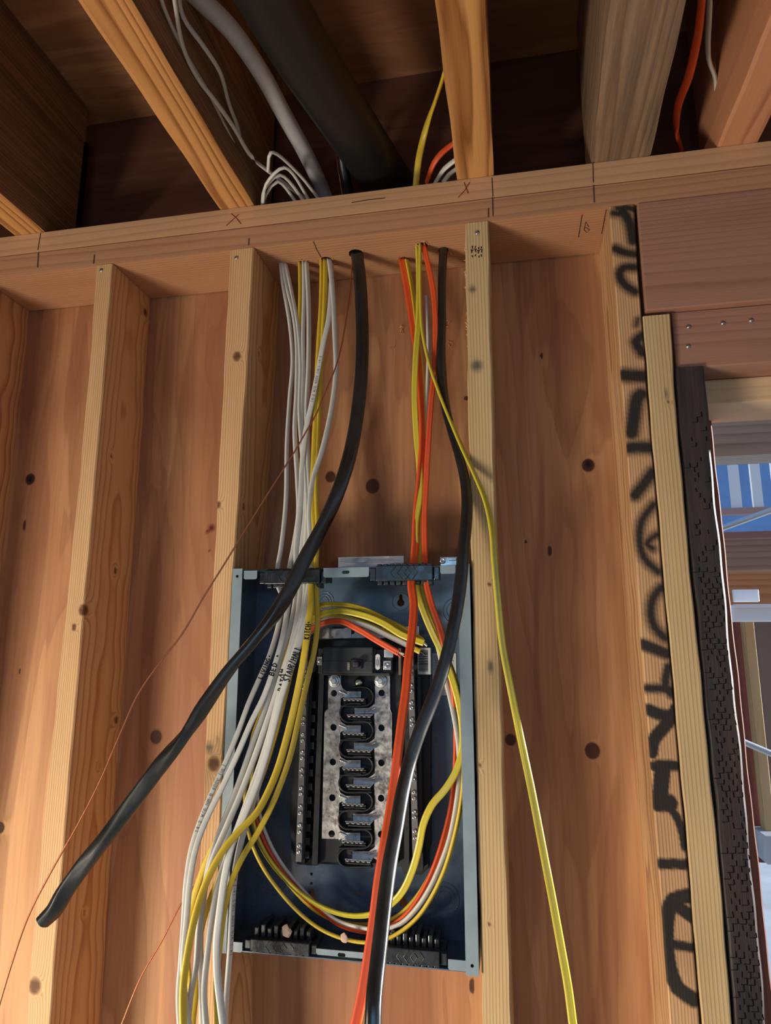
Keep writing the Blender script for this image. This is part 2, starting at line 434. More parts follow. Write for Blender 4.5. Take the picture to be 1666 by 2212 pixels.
# ------------------------------------------------------------------ the setting
def grid_xz(x0, x1, z0, z1, st, y):
    nx = int((x1-x0)/st)+1; nz = int((z1-z0)/st)+1
    X, Z = np.meshgrid(np.linspace(x0, x1, nx), np.linspace(z0, z1, nz))
    V = np.stack([X.ravel(), np.full(X.size, y), Z.ravel()], 1)
    F_ = [(j*nx+i, j*nx+i+1, (j+1)*nx+i+1, (j+1)*nx+i) for j in range(nz-1) for i in range(nx-1)]
    return V, F_
V, F_ = grid_xz(-0.66, 0.625, -1.42, -0.002, 0.0035, DEP+0.0004)
mb = MB(); mb.add(V, F_)
mb.box(-0.66, 0.625, DEP+0.0010, DEP+0.0135, -1.42, 0.0772)
mb.box(-2.5, -0.66, DEP+0.0004, DEP+0.0135, ZB, 0.0772); mb.box(-0.66, 0.625, DEP+0.0008, DEP+0.0135, ZB, -1.42)
km = [mk('knot', 65, 1035, 13, DEP), mk('knot', 337, 1592, 15, DEP), mk('knot', 805, 1050, 17, DEP), mk('knot', 714, 1030, 13, DEP),
      mk('knot', 1271, 1005, 15, DEP), mk('knot', 1280, 1622, 18, DEP), mk('knot', 1103, 1598, 13, DEP), mk('knot', 1170, 768, 4, DEP, asp=2),
      mk('knot', 1137, 1170, 4, DEP), mk('knot', 1188, 1190, 4, DEP, asp=4), mk('knot', 0, 1788, 12, DEP), mk('knot', 52, 1135, 3, DEP, asp=6),
      mk('paint', 65, 1035, 8, DEP), mk('paint', 1271, 1003, 7, DEP), mk('smudge', 457, 1140, 7, DEP), mk('smudge', 448, 1148, 4, DEP), mk('smudge', 452, 1190, 3, DEP, asp=0.8),
      mk('knot', 1020, 2130, 6, DEP, asp=3), mk('knot', 560, 770, 4, DEP, asp=2), mk('knot', 42, 1450, 3, DEP, asp=2.5), mk('knot', 1008, 860, 6, DEP)]
at = marks_attr(np.array(mb.v), km)
tag(mb.build('wall_back', M_PLY, attrs=at, fixn=False), kind='structure')
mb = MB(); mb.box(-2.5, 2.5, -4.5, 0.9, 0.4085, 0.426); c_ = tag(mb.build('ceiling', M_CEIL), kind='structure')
mb = MB(); mb.box(-2.62, -2.5, -4.5, 0.9, ZB-.09, 0.426); tag(mb.build('wall_left', plain('building_paper', (0.07, 0.065, 0.06), 0.9, 0, 0.1)), kind='structure')
mb = MB(); mb.box(-2.5, -0.5, -4.5, -4.4, ZB-.09, 0.4085); tag(mb.build('wall_behind', plain('building_paper_b', (0.07, 0.065, 0.06), 0.9, 0, 0.1)), kind='structure')
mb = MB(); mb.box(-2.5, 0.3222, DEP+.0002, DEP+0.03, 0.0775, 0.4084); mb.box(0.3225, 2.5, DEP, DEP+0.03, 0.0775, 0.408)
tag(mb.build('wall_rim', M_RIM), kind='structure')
M_CONC = plain('concrete', (0.30, 0.29, 0.27), 0.85, 0, 0.2, var=0.2, vs=3)
mb = MB(); mb.box(-2.5, 2.5, -4.5, 0.14, -2.45, ZB); tag(mb.build('floor', M_CONC), kind='structure')
# ------------------------------------------------------------------ stroke lettering
FONT = {
 'A': [[(0, 0), (2, 6), (4, 0)], [(0.8, 2.2), (3.2, 2.2)]], 'B': [[(0, 0), (0, 6), (2.6, 5.6), (3, 4.4), (2, 3.2), (0.2, 3.1)], [(2, 3.2), (3.7, 2), (3, 0.4), (0, 0)]],
 'D': [[(0, 0), (0.2, 6), (2.6, 5.2), (3.8, 3), (2.6, 0.7), (0, 0)]], 'E': [[(3.4, 6), (0, 6), (0, 0), (3.4, 0)], [(0, 3.1), (2.8, 3.1)]],
 'G': [[(3.8, 5), (2, 6), (0.3, 4.5), (0.2, 1.5), (2, 0), (3.8, 1.2), (3.8, 2.8), (2.2, 2.8)]], 'H': [[(0, 0), (0, 6)], [(3.6, 0), (3.6, 6)], [(0, 3), (3.6, 3)]],
 'I': [[(1.2, 0), (1.2, 6)]], 'L': [[(0, 6), (0, 0), (2.6, 0)]], 'N': [[(0, 0), (0, 6), (3.6, 0), (3.6, 6)]], 'R': [[(0, 0), (0, 6), (3, 5.6), (3.4, 4.2), (2.6, 3), (0, 2.8)], [(1.4, 2.8), (3.6, 0)]],
 'S': [[(3.6, 5.2), (2, 6), (0.4, 4.8), (1.2, 3.4), (3, 2.6), (3.5, 1.2), (2, 0), (0.2, 0.8)]], 'T': [[(0, 6), (4, 6)], [(2, 6), (2, 0)]], 'V': [[(0, 6), (1.8, 0), (3.8, 6)]],
 'W': [[(0, 6), (1, 0), (2, 4), (3, 0), (4, 6)]], 'M': [[(0, 0), (0.3, 6), (2, 2), (3.7, 6), (4, 0)]], 'K': [[(0, 0), (0, 6)], [(3.4, 6), (0.1, 2.8), (3.6, 0)]], 'C': [[(3.6, 5), (2, 6), (0.3, 4.4), (0.3, 1.6), (2, 0), (3.7, 1)]],
 'O': [[(2, 6), (0.2, 4.4), (0.2, 1.6), (2, 0), (3.8, 1.6), (3.8, 4.4), (2, 6)]], '/': [[(0.4, -0.8), (3, 7)]], '(': [[(2.4, 7), (1.2, 5), (1.2, 1), (2.4, -1)]], ')': [[(1, 7), (2.2, 5), (2.2, 1), (1, -1)]],
 '-': [[(0.6, 3), (3, 3)]], '0': [[(2, 6), (0.3, 4.4), (0.3, 1.6), (2, 0), (3.6, 1.6), (3.6, 4.4), (2, 6)]], '1': [[(1, 5), (2, 6), (2, 0)]], '2': [[(0.4, 5), (2, 6), (3.5, 4.6), (0.3, 0), (3.7, 0)]],
 '4': [[(3, 0), (3, 6), (0.2, 2), (4, 2)]], '6': [[(3.4, 5.6), (1.4, 5), (0.3, 2), (1.6, 0), (3.4, 1.2), (3, 3), (0.6, 2.6)]], 'U': [[(0, 6), (0.2, 1.2), (1.8, 0), (3.4, 1.2), (3.6, 6)]],
 'P': [[(0, 0), (0, 6), (3.2, 5.4), (3.2, 3.6), (0, 3)]], 'Y': [[(0, 6), (1.8, 3), (3.6, 6)], [(1.8, 3), (1.8, 0)]], '*': [[(1.6, 2), (2.4, 2.6), (2.2, 3.6), (1.4, 3.4), (1.6, 2.4), (2.1, 3)]], ' ': []}
def text_strokes(text, mb, place, h, wd, gap=1.6, mi=0, jit=0.25, lift=0.0, hs=1.0):
    """place(u, v) -> (point, normal); u runs with the reading direction, v up, metres"""
    u0 = 0.0; k = h/6.0; rr = random.Random(len(text)*7+3)
    for ch in text:
        for st in FONT.get(ch, []):
            q = [(u0+(a+rr.uniform(-jit, jit))*k*hs, (b_+rr.uniform(-jit, jit))*k) for a, b_ in st]
            q2 = []
            for (a, b_), (c, d) in zip(q[:-1], q[1:]):
                m_ = max(2, int(math.hypot(c-a, d-b_)/(h*0.18)))
                q2 += [(a+(c-a)*t/m_, b_+(d-b_)*t/m_) for t in range(m_)]
            q2.append(q[-1]); vs = []
            for i, (a, b_) in enumerate(q2):
                i0 = max(0, i-1); i1 = min(len(q2)-1, i+1); dx = q2[i1][0]-q2[i0][0]; dy = q2[i1][1]-q2[i0][1]; L = math.hypot(dx, dy)+1e-9
                for sg in (-1, 1):
                    p_, n_ = place(a-dy/L*wd/2*sg, b_+dx/L*wd/2*sg); vs.append(p_+n_*(0.0004+lift))
            mb.add(vs, [(2*i, 2*i+1, 2*i+3, 2*i+2) for i in range(len(q2)-1)], mi)
        u0 += ((2.6 if ch == 'I' else 4.0)*k+gap*k)*hs
    return u0

# ------------------------------------------------------------------ studs
RX = {}
st_A = board('wall_stud', lambda z: -0.535, lambda z: -0.497+0.02*z*0, 0-0.0008, ZB, 0, DEP, M_STUDR)
tag(st_A, 'reddish wall stud at the far left edge, only its shaded side face in view', 'stud', 'wall studs')
bl = edge([(207, 575), (165, 1100), (130, 1400), (105, 1680), (78, 1950), (55, 2212)], deg=3); br = edge([(243, 575), (207, 1000), (178, 1400), (150, 1650), (128, 1940), (108, 2212)], deg=3)
st_B = board('wall_stud', bl, br, -0.0008, ZB, 0, DEP, M_STUD,
    [mk('knot', 180, 1318, 13), mk('knot', 160, 1355, 7), mk('knot', 75, 2130, 17), mk('knot', 242, 985, 6, x=-0.233), mk('knot', 250, 1233, 8, x=-0.233), mk('knot', 252, 1555, 9, x=-0.233),
     mk('knot', 182, 1972, 5, x=-0.233), mk('knot', 318, 675, 10, x=-0.233), mk('knot', 215, 1655, 5, x=-0.233)])
tag(st_B, 'fir wall stud with a broad lit right side, second from the left edge', 'stud', 'wall studs')
cl = edge([(497, 545), (483, 800), (470, 1100), (452, 1400), (440, 1700)], deg=2); crr = edge([(548, 545), (532, 800), (518, 1080), (503, 1232), (469, 2055)], deg=3)
st_C = board('wall_stud', cl, crr, -0.0008, ZB, 0, DEP, M_STUD,
    [mk('knot', 512, 770, 11), mk('knot', 470, 1090, 9), mk('knot', 462, 1650, 16), mk('smudge', 452, 1615, 9), mk('smudge', 470, 1600, 4), mk('knot', 528, 1095, 8, x=0.016), mk('knot', 555, 765, 7, x=0.016)])
tag(st_C, 'fir wall stud with two knots touching the left side of the breaker panel', 'stud', 'wall studs')
dl = edge([(1005, 478), (1013, 1000), (1024, 1400), (1043, 2212)], deg=2); dr = edge([(1055, 478), (1072, 1100), (1080, 1500), (1094, 1850), (1107, 2212)], deg=2)
st_D = board('wall_stud', dl, dr, -0.0008, ZB, 0, DEP, M_STUD2,
    [mk('smudge', 1021, 625, 7), mk('smudge', 1030, 790, 12, asp=1), mk('smudge', 1031, 500, 4), mk('knot', 1037, 1655, 5), mk('knot', 1057, 1995, 4), mk('smudge', 1060, 1440, 6, asp=2), mk('knot', 1058, 1262, 5)])
tag(st_D, 'pale wall stud right of the breaker panel, with grey smudges and a mill stamp', 'stud', 'wall studs')
# spray paint strokes on the king stud, traced from the face (pixels of the photograph, unprojected on the face)
SPR = [([(1335, 450), (1352, 448), (1368, 452)], 9), ([(1345, 455), (1360, 480), (1368, 520)], 12), ([(1325, 460), (1340, 462)], 9), ([(1330, 537), (1348, 545), (1372, 549)], 11), ([(1372, 577), (1349, 578), (1338, 592), (1350, 615), (1372, 630)], 11),
       ([(1378, 690), (1375, 702)], 6), ([(1388, 725), (1374, 738), (1388, 762)], 12), ([(1347, 810), (1368, 812), (1392, 813)], 15),
       ([(1385, 852), (1378, 858), (1370, 900), (1365, 935)], 15), ([(1354, 968), (1378, 966), (1406, 967)], 14), ([(1410, 1020), (1392, 1045), (1372, 1070)], 13), ([(1412, 1090), (1387, 1125), (1382, 1165), (1392, 1205), (1422, 1235)], 10),
       ([(1420, 1155), (1405, 1165), (1398, 1175), (1410, 1185)], 9), ([(1428, 1270), (1412, 1290), (1406, 1325), (1415, 1355), (1436, 1378)], 11), ([(1388, 1392), (1410, 1400), (1440, 1412)], 12),
       ([(1444, 1440), (1438, 1480), (1450, 1500)], 9), ([(1396, 1487), (1420, 1487), (1455, 1490)], 9), ([(1402, 1533), (1425, 1543), (1450, 1550), (1440, 1565), (1412, 1600), (1408, 1625)], 12), ([(1456, 1528), (1445, 1550)], 7),
       ([(1413, 1655), (1430, 1652), (1460, 1655)], 10), ([(1432, 1660), (1428, 1700), (1424, 1735)], 15), ([(1420, 1733), (1445, 1735)], 17), ([(1445, 1745), (1460, 1760), (1475, 1800), (1480, 1830)], 8), ([(1428, 1866), (1455, 1866), (1490, 1868)], 10),
       ([(1490, 1935), (1455, 1945), (1443, 1975), (1440, 2030), (1447, 2090), (1465, 2135), (1500, 2160)], 14), ([(1450, 1950), (1475, 1965), (1500, 1985)], 12), ([(1440, 2035), (1465, 2042), (1505, 2048)], 9)]
def king_paint(V):
    a = np.zeros(len(V)); fr = V[:, 1] < 0.0025
    jn = 0.0016*np.sin(V[:, 2]*900+V[:, 0]*400)*0.6
    for pts, r in SPR:
        q = catmull(np.array([U(px, py, y=0) for px, py in pts]), .008); rr_ = r*1.12/1449.0*np.dot(q[0]-CAM, _F)
        soft = 0.010 if pts[0][1] < 1300 else (0.006 if pts[0][1] < 1500 else 0.0028)
        dm = np.full(len(V), 9.0)
        for p0, p1 in zip(q[:-1], q[1:]):
            A = np.array([p0[0], p0[2]]); B = np.array([p1[0], p1[2]]); X = V[:, [0, 2]]; AB = B-A
            t = np.clip(((X-A)@AB)/(AB@AB+1e-12), 0, 1); dm = np.minimum(dm, np.linalg.norm(X-A-t[:, None]*AB, axis=1))
        a = np.maximum(a, np.clip(0.5-(dm+jn*0.4-rr_)/soft, 0, 1))
    return np.where(fr, a*0.97, 0)
el = edge([(1316, 441), (1334, 689), (1345, 852), (1356, 987), (1368, 1146), (1381, 1326), (1390, 1418), (1397, 1565), (1410, 1694), (1423, 1859), (1434, 2024), (1447, 2189)], deg=3)
er = edge([(1370, 441), (1386, 680), (1402, 897), (1420, 1105), (1436, 1304), (1447, 1418), (1461, 1583), (1480, 1804), (1494, 1987), (1511, 2189)], deg=3)
st_E = board('wall_stud', el, er, -0.0008, ZB, 0, DEP, M_STUDR, paint=king_paint, fx=36, dz=0.0022, wob=0.0003)
tag(st_E, 'reddish king stud sprayed down its face with black graffiti lettering', 'stud', 'wall studs')
fl = lambda z: er(z)+0.0022
frr = edge([(1449, 676), (1458, 852), (1474, 1010), (1485, 1146), (1501, 1349), (1513, 1418), (1524, 1565), (1542, 1730), (1557, 1896), (1568, 2024), (1581, 2189)], deg=3)
st_F = board('trimmer_stud', fl, frr, -0.1815, ZB, 0.001, DEP, M_STUD2, [mk('smudge', 1440, 850, 3, asp=4), mk('knot', 1444, 868, 4)])
tag(st_F, 'clean pale trimmer stud under the header, between graffiti stud and dark post', 'stud')
gl = lambda z: frr(z)+0.003
gr = edge([(1524, 789), (1526, 834), (1542, 987), (1555, 1146), (1567, 1259), (1580, 1385), (1583, 1418), (1594, 1528), (1616, 1730), (1627, 1877), (1645, 2061), (1658, 2208)], deg=3)
st_G = board('door_post', gl, gr, -0.2625, ZB, 0.004, DEP, M_PT, wob=0.0008, ch=0.003)
tag(st_G, 'dark treated timber door post with rows of incised slits', 'post')
hl = lambda z: gr(z)-0.02
hr = edge([(1537, 834), (1553, 1010), (1582, 1259), (1597, 1418), (1619, 1602), (1647, 1866), (1667, 2061)], y=0.14, deg=2)
hr0 = hr; hr = lambda z: hr0(z)-0.004
M_HRED = wood('casing_red', (0.20, 0.07, 0.045), (0.12, 0.04, 0.025), period=0.004)
st_H = board('door_jamb', lambda z: hr(z)-0.045, hr, -0.30, ZB, 0.14, 0.158, M_HRED)
tag(st_H, 'thin reddish brown sheathing strip along the outer edge of the door opening', 'trim')

mb = MB(); rr_ = random.Random(5)
for r_ in range(150):
    z = -0.33-r_*0.0072; cx = gr(z)*.5+gl(z)*.5+.002
    if z < -1.25: break
    for c in range(3):
        if rr_.random() < (0.75 if r_ < 30 else 0.12): continue
        x = cx+(c-1)*.0095+(0.0047 if r_ % 2 else 0)-.002+rr_.uniform(-.0008, .0008); h = .0052+rr_.uniform(0, .002); q = rr_.uniform(-.0008, .0008)
        mb.add([(x-.0006, .0036, z), (x+.0006, .0036, z), (x+.0009+q, .0036, z-h), (x-.0005+q, .0036, z-h)], [(0, 1, 2, 3)])
        if rr_.random() < .5: mb.add([(x, .0036, z-h), (x, .0036, z-h-.0006), (x-.0075, .0036, z-h-.0010), (x-.0075, .0036, z-h-.0004)], [(0, 1, 2, 3)])
inc = mb.build('incision', M_DARKHOLE, st_G); inc['kind'] = 'stuff'

# ------------------------------------------------------------------ plates
HOLES = [(U(608, 572, z=0), 0.0055), (U(655, 569, z=0), 0.0085), (U(705, 562, z=0), 0.010), (U(769, 548, z=0), 0.0125), (U(873, 562, z=0), 0.009), (U(912, 531, z=0), 0.0095), (U(958, 541, z=0), 0.0085)]
def circ(c, r, n=20): return [(c[0]+r*math.cos(2*math.pi*k/n)*(1+0.04*math.sin(k*5)), c[1]+r*math.sin(2*math.pi*k/n)) for k in range(n)]
def plate_slab(z0, z1, y0, y1, holes, x0=-1.7, x1=1.6):
    mb = MB(); mb.extrude([(x0, y0), (x1, y0), (x1, y1), (x0, y1)], z0, z1, 'z', [circ(c, r) for c, r in holes]); return mb
ZS = 0.0398
M_PLATE2 = wood('plate_fir_red', (0.46, 0.235, 0.125), (0.30, 0.13, 0.065), axis='x', period=0.006, contrast=0.6)
mb = plate_slab(0.0, ZS-0.0022, 0.0006, DEP, HOLES); lower = tag(mb.build('top_plate', M_PLATE2), 'lower top plate resting on the stud tops, drilled where the cables drop through', 'lumber')
mb = plate_slab(ZS, 0.0765, -0.0006, DEP, HOLES); upper = tag(mb.build('top_plate', M_PLATE), 'upper top plate laid on the lower one, carrying the joist ends', 'lumber')

def stroke_px(mb, pts, wpx, y=None, z=None, x=None, lift=0.0004):
    n_ = np.array([0, -1, 0]) if y is not None else (np.array([0, 0, -1.0]) if z is not None else np.array([1.0, 0, 0]))
    P = [U(a, b_, y=y, z=z, x=x) for a, b_ in pts]; vs = []
    for i, p_ in enumerate(P):
        t = P[min(i+1, len(P)-1)]-P[max(0, i-1)]; s_ = np.cross(t, n_); s_ /= np.linalg.norm(s_)+1e-9
        h = wpx/1449*np.dot(p_-CAM, _F)/2
        vs += [p_+s_*h+n_*lift, p_-s_*h+n_*lift]
    mb.add(vs, [(2*i, 2*i+1, 2*i+3, 2*i+2) for i in range(len(P)-1)])
for a, b_ in (([(500, 462), (510, 470), (521, 484)], [(517, 463), (505, 473), (489, 488)]), ([(1003, 394), (1012, 418)], [(1015, 394), (1004, 412), (990, 427)])):
    mb = MB(); stroke_px(mb, a, 2, y=-0.0006); stroke_px(mb, b_, 2, y=-0.0006, lift=.0005); mb.build('crayon_mark', M_CRAYON, upper)
for a in ([(88, 504), (82, 540)], [(1063, 384), (1065, 425)], [(1281, 352), (1282, 395)], [(760, 438), (795, 432), (832, 428)]):
    mb = MB(); stroke_px(mb, a, 2.0, y=-0.0006); mb.build('pencil_line', M_PENCIL, upper)
for a in ([(83, 545), (81, 578)], [(204, 550), (202, 570)], [(1064, 426), (1065, 467)], [(1055, 450), (1055, 470)], [(1282, 398), (1284, 438)], [(538, 515), (537, 530)]): mb = MB(); stroke_px(mb, a, 1.8, y=0.0); mb.build('pencil_line', M_PENCIL, lower)
for a in ([(1258, 463), (1250, 512)], [(1310, 452), (1300, 505)], [(677, 521), (684, 538), (694, 556)], [(1272, 490), (1266, 478), (1262, 496), (1268, 502), (1274, 496), (1264, 490)]): mb = MB(); stroke_px(mb, a, 1.8, z=0.0); mb.build('pencil_line', M_PENCIL, lower)
# stamp on stud D, nails in stud tops
mb = MB()
for i, (a, b_) in enumerate([(1020, 532), (1027, 530), (1034, 533), (1040, 531)]):
    for j in range(3): stroke_px(mb, [(a+random.uniform(-1, 1), b_+j*9+random.uniform(-2, 2)), (a+random.uniform(-1, 2), b_+6+j*9)], 2.2, y=0)
    stroke_px(mb, [(a-3, b_+8), (a+3, b_+9)], 2, y=0)
mb.build('mill_stamp', M_INK, st_D)
for s_, a in ((st_B, (219, 584)), (st_C, (511, 557)), (st_D, (1031, 503))):
    p_ = U(*a, y=0); mb = MB(); mb.lathe((p_[0], 0.0005, p_[2]), (0, -1, 0), [(0.0016, 0), (0.0034, 0.0008), (0.003, 0.0016), (0.0, 0.0018)], 12); mb.build('nail_head', M_STEEL, s_)

# ------------------------------------------------------------------ joists on the plate
def joist(name, x0, x1, mat, label, ytail=-3.2, yend=0.0, z0=0.0772, z1=0.4078, xs=0.0, marks=(), cat='joist', side=None):
    """grain runs toward the viewer; xs: sideways drift per metre"""
    ys = np.concatenate([np.arange(yend, -0.75, -0.008), [ytail]]); sec = []
    nb = 10; nh = 16
    for k in range(nb+1): sec.append((k/nb, 0))
    for k in range(1, nh+1): sec.append((1, k/nh))
    for k in range(nb-1, -1, -1): sec.append((k/nb, 1)) if k in (0,) else None
    for k in range(nh-1, 0, -1): sec.append((0, k/nh))
    vs = []
    for y in ys:
        for a, b_ in sec:
            x = x0+(x1-x0)*a+xs*y+0.0006*math.sin(y*40+a*3); z = z0+(z1-z0)*b_
            if b_ == 0 and a in (0, 1): z += 0.0015
            vs.append((x, y, z))
    n = len(sec); fs = [(i*n+k, i*n+(k+1) % n, (i+1)*n+(k+1) % n, (i+1)*n+k) for i in range(len(ys)-1) for k in range(n)]
    mb = MB(); mb.add(vs, fs+[tuple(range(n)), tuple((len(ys)-1)*n+k for k in range(n))])
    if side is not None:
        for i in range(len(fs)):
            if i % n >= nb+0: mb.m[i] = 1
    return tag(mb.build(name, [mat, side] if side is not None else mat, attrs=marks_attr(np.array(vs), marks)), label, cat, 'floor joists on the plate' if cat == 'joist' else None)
M_JSIDE = wood('joist_shaded_mouldy_side', (0.34, 0.18, 0.085), (0.17, 0.075, 0.032), axis='y', period=0.006, contrast=0.7, warp=0.04, weather=(0.10, 0.065, 0.036), rough=0.85)  # joist sides: shade painted in as darker wood, with mould patches over it
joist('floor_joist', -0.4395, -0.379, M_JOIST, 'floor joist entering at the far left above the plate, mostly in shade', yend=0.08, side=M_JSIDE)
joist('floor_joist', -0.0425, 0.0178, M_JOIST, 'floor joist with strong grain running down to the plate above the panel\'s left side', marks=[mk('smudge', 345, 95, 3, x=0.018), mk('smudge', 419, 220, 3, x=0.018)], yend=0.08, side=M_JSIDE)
joist('floor_joist', 0.3600, 0.4172, M_JOIST, 'wavy grained floor joist landing on the plate right of the black pipe', yend=0.08)
joist('floor_beam', 0.5655, 0.6515, M_ROUGH, 'wide rough sawn grey brown timber beam between two joists', xs=0.03, yend=0.08, cat='beam')
joist('floor_joist', 0.7457, 0.8010, wood('joist_pink', (0.60, 0.27, 0.14), (0.34, 0.12, 0.06), axis='y', period=0.0035), 'pinkish floor joist in the top right corner of the frame', yend=0.08)
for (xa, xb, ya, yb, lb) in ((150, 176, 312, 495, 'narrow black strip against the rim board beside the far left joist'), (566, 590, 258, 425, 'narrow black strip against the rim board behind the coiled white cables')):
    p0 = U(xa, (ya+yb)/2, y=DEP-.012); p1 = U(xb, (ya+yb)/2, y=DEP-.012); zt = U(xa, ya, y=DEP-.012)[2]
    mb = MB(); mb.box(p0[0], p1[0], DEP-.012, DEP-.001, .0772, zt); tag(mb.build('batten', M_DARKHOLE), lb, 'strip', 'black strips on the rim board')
# ------------------------------------------------------------------ header over the door
mb = MB(); mb.box(0.6265, 1.5, -0.002, 0.115, -0.1745, -0.0006, bev=0.002); tag(mb.build('header_beam', M_HEAD), 'deep reddish brown header beam over the door opening', 'beam')
mb = MB(); mb.box(0.6640, 1.5, 0.010, DEP, -0.2620, -0.1750, bev=0.002); hd2 = tag(mb.build('header_plate', M_HEAD), 'reddish cripple board with nail heads nailed under the header beam', 'lumber')
for a in ((1488, 706), (1623, 692), (1487, 748), (1562, 698)):
    p_ = U(*a, y=0.010); mb = MB(); mb.lathe((p_[0], 0.0105, p_[2]), (0, -1, 0), [(0.002, 0), (0.0036, 0.001), (0.0, 0.0014)], 10); mb.build('nail_head', M_STEEL, hd2)
mb = MB(); mb.box(0.700, 1.5, 0.06, 0.155, -0.30, -0.2625, bev=0.002); tag(mb.build('header_plate', wood('pale_under', (0.68, 0.46, 0.27), (0.50, 0.28, 0.15), axis='x', contrast=0.4)), 'pale board forming the underside of the door head', 'lumber')

# ------------------------------------------------------------------ cables
def wpt(t):
    return U(t[0], t[1], y=t[2])
def section(kind, wd, th, n=18):
    out = []
    for k in range(n):
        a = 2*math.pi*k/n; c, s_ = math.cos(a), math.sin(a)
        if kind == 'round': out.append((wd/2*c, th/2*s_))
        else:
            x = wd/2*(abs(c)**0.75)*(1 if c >= 0 else -1); y = th/2*(abs(s_)**0.7)*(1 if s_ >= 0 else -1)
            if kind == 'groove': y *= 1-0.28*math.exp(-(x/(wd*0.13))**2)
            out.append((x, y))
    return out
CAB = {}
def cable(key, label, mat, pts, wd, th, kind='flat', tw=(0,), cat='cable', name='electrical_cable', group=None, raw=False, step=0.006, parent=None):
    P = np.array([wpt(p_) for p_ in pts]) if not raw else np.array(pts, float)
    P = catmull(P, step)
    s_ = np.concatenate([[0], np.cumsum(np.linalg.norm(np.diff(P, axis=0), axis=1))])
    tws = np.interp(s_/s_[-1], np.linspace(0, 1, len(tw)), np.radians(tw)) if len(tw) > 1 else np.full(len(P), math.radians(tw[0]))
    P, T, W, N = frames(P, tws)
    mb = MB(); sweep(mb, P, W, N, section(kind, wd, th, 24 if kind == 'groove' else 16))
    ob = mb.build(name, mat, parent)
    if parent is None: tag(ob, label, cat, group or {M_WHITE: 'white cables', M_YEL: 'yellow cables', M_YGRN: 'yellow cables', M_ORG: 'orange cables', M_BCAB: 'thick black cables', M_COPPER: 'copper ground wires', M_BPIPE: 'black pipes'}.get(mat))
    CAB[key] = (ob, P, T, W, N, s_, wd, th)
    return ob
def cable_text(key, text, px, py, h, wd, mat, name='handwriting', rev=True, v0=None, lift=0.0, hs=1.0):
    ob, P, T, W, N, S, cw, th = CAB[key]
    tp = np.array([(833+FPX*(p_-CAM)@_R/((p_-CAM)@_F), 1106-FPX*(p_-CAM)@_U/((p_-CAM)@_F)) for p_ in P])
    i0 = int(np.argmin(((tp-np.array([px, py]))**2).sum(1))); s0 = S[i0]
    sg = -1 if rev else 1
    # which way is 'up' for the letters: left-hand side of the reading direction as seen by the viewer
    rd = T[i0]*sg; upv = np.cross(-_F, rd); us = 1 if upv@W[i0] > 0 else -1
    ns = 1 if N[i0]@_F < 0 else -1
    def place(u, v):
        s_ = s0+sg*u; j = np.interp(s_, S, np.arange(len(S))); a = int(min(max(j, 0), len(S)-2)); f = j-a
        p_ = P[a]*(1-f)+P[a+1]*f; w_ = W[a]*(1-f)+W[a+1]*f; n_ = N[a]*(1-f)+N[a+1]*f
        vv = v-h/2; vc = max(-0.97, min(0.97, vv/(cw/2)))
        return p_+w_*vv*us+n_*ns*(th/2*(1-abs(vc)**2.7)**0.35*1.0), n_*ns
    mb = MB(); text_strokes(text, mb, place, h, wd, lift=lift, hs=hs); return mb.build(name, mat, ob)

Wm, Ym, Om, Rm = M_WHITE, M_YEL, M_ORG, M_RED
# every wire that comes down the left side is one run: hole in the plate -> clamp -> front of the panel
cable('LIV', 'white cable hand-lettered LIVING, leftmost of the lettered bundle', Wm,
  [(606, 571, .07), (606, 569, .056), (611, 612, .05), (626, 700, .045), (632, 780, .042), (626, 860, .04), (620, 960, .036), (618, 1080, .03), (608, 1180, .022), (600, 1228, .016), (600, 1262, .010), (610, 1292, -.004), (602, 1350, -.014), (581, 1420, -.022), (561, 1465, -.026), (537, 1520, -.03), (514, 1583, -.036), (486, 1650, -.044), (458, 1712, -.052), (432, 1775, -.060), (414, 1832, -.066), (403, 1900, -.070), (397, 1990, -.074), (391, 2080, -.08), (386, 2150, -.085), (390, 2230, -.09), (400, 2330, -.09)], .0072, .0048, tw=(70, 65, 50, 30, 10, 20, 40))
cable('BED', 'white cable hand-lettered BED beside the LIVING cable', Wm,
  [(612, 571, .07), (611, 569, .056), (620, 620, .05), (634, 680, .044), (641, 740, .04), (641, 840, .037), (637, 930, .034), (643, 1040, .03), (645, 1110, .026), (634, 1185, .020), (626, 1228, .014), (628, 1262, .006), (622, 1310, -.010), (611, 1375, -.024), (593, 1440, -.032), (570, 1505, -.036), (543, 1560, -.042), (512, 1632, -.05), (478, 1705, -.058), (448, 1765, -.066), (424, 1830, -.075), (410, 1905, -.082), (403, 1990, -.086), (396, 2080, -.09), (400, 2160, -.092), (412, 2240, -.095), (420, 2330, -.095)], .0078, .0050, tw=(65, 60, 45, 10, 0, 25, 55))
cable('FAM', 'white cable with half-hidden lettering right of the BED cable', Wm,
  [(617, 572, .07), (617, 570, .058), (632, 640, .05), (644, 705, .043), (650, 790, .039), (648, 890, .035), (655, 1000, .03), (660, 1100, .026), (652, 1180, .02), (648, 1228, .014), (650, 1262, .006), (645, 1320, -.012), (628, 1400, -.026), (608, 1462, -.032), (590, 1520, -.036), (568, 1585, -.042), (545, 1650, -.048), (518, 1720, -.056), (490, 1785, -.064), (462, 1850, -.07), (442, 1920, -.074), (430, 2000, -.078), (424, 2080, -.08), (412, 2150, -.084), (405, 2230, -.088), (404, 2330, -.09)], .0084, .0048, tw=(70, 60, 50, 10, 10, 30, 60, 60))
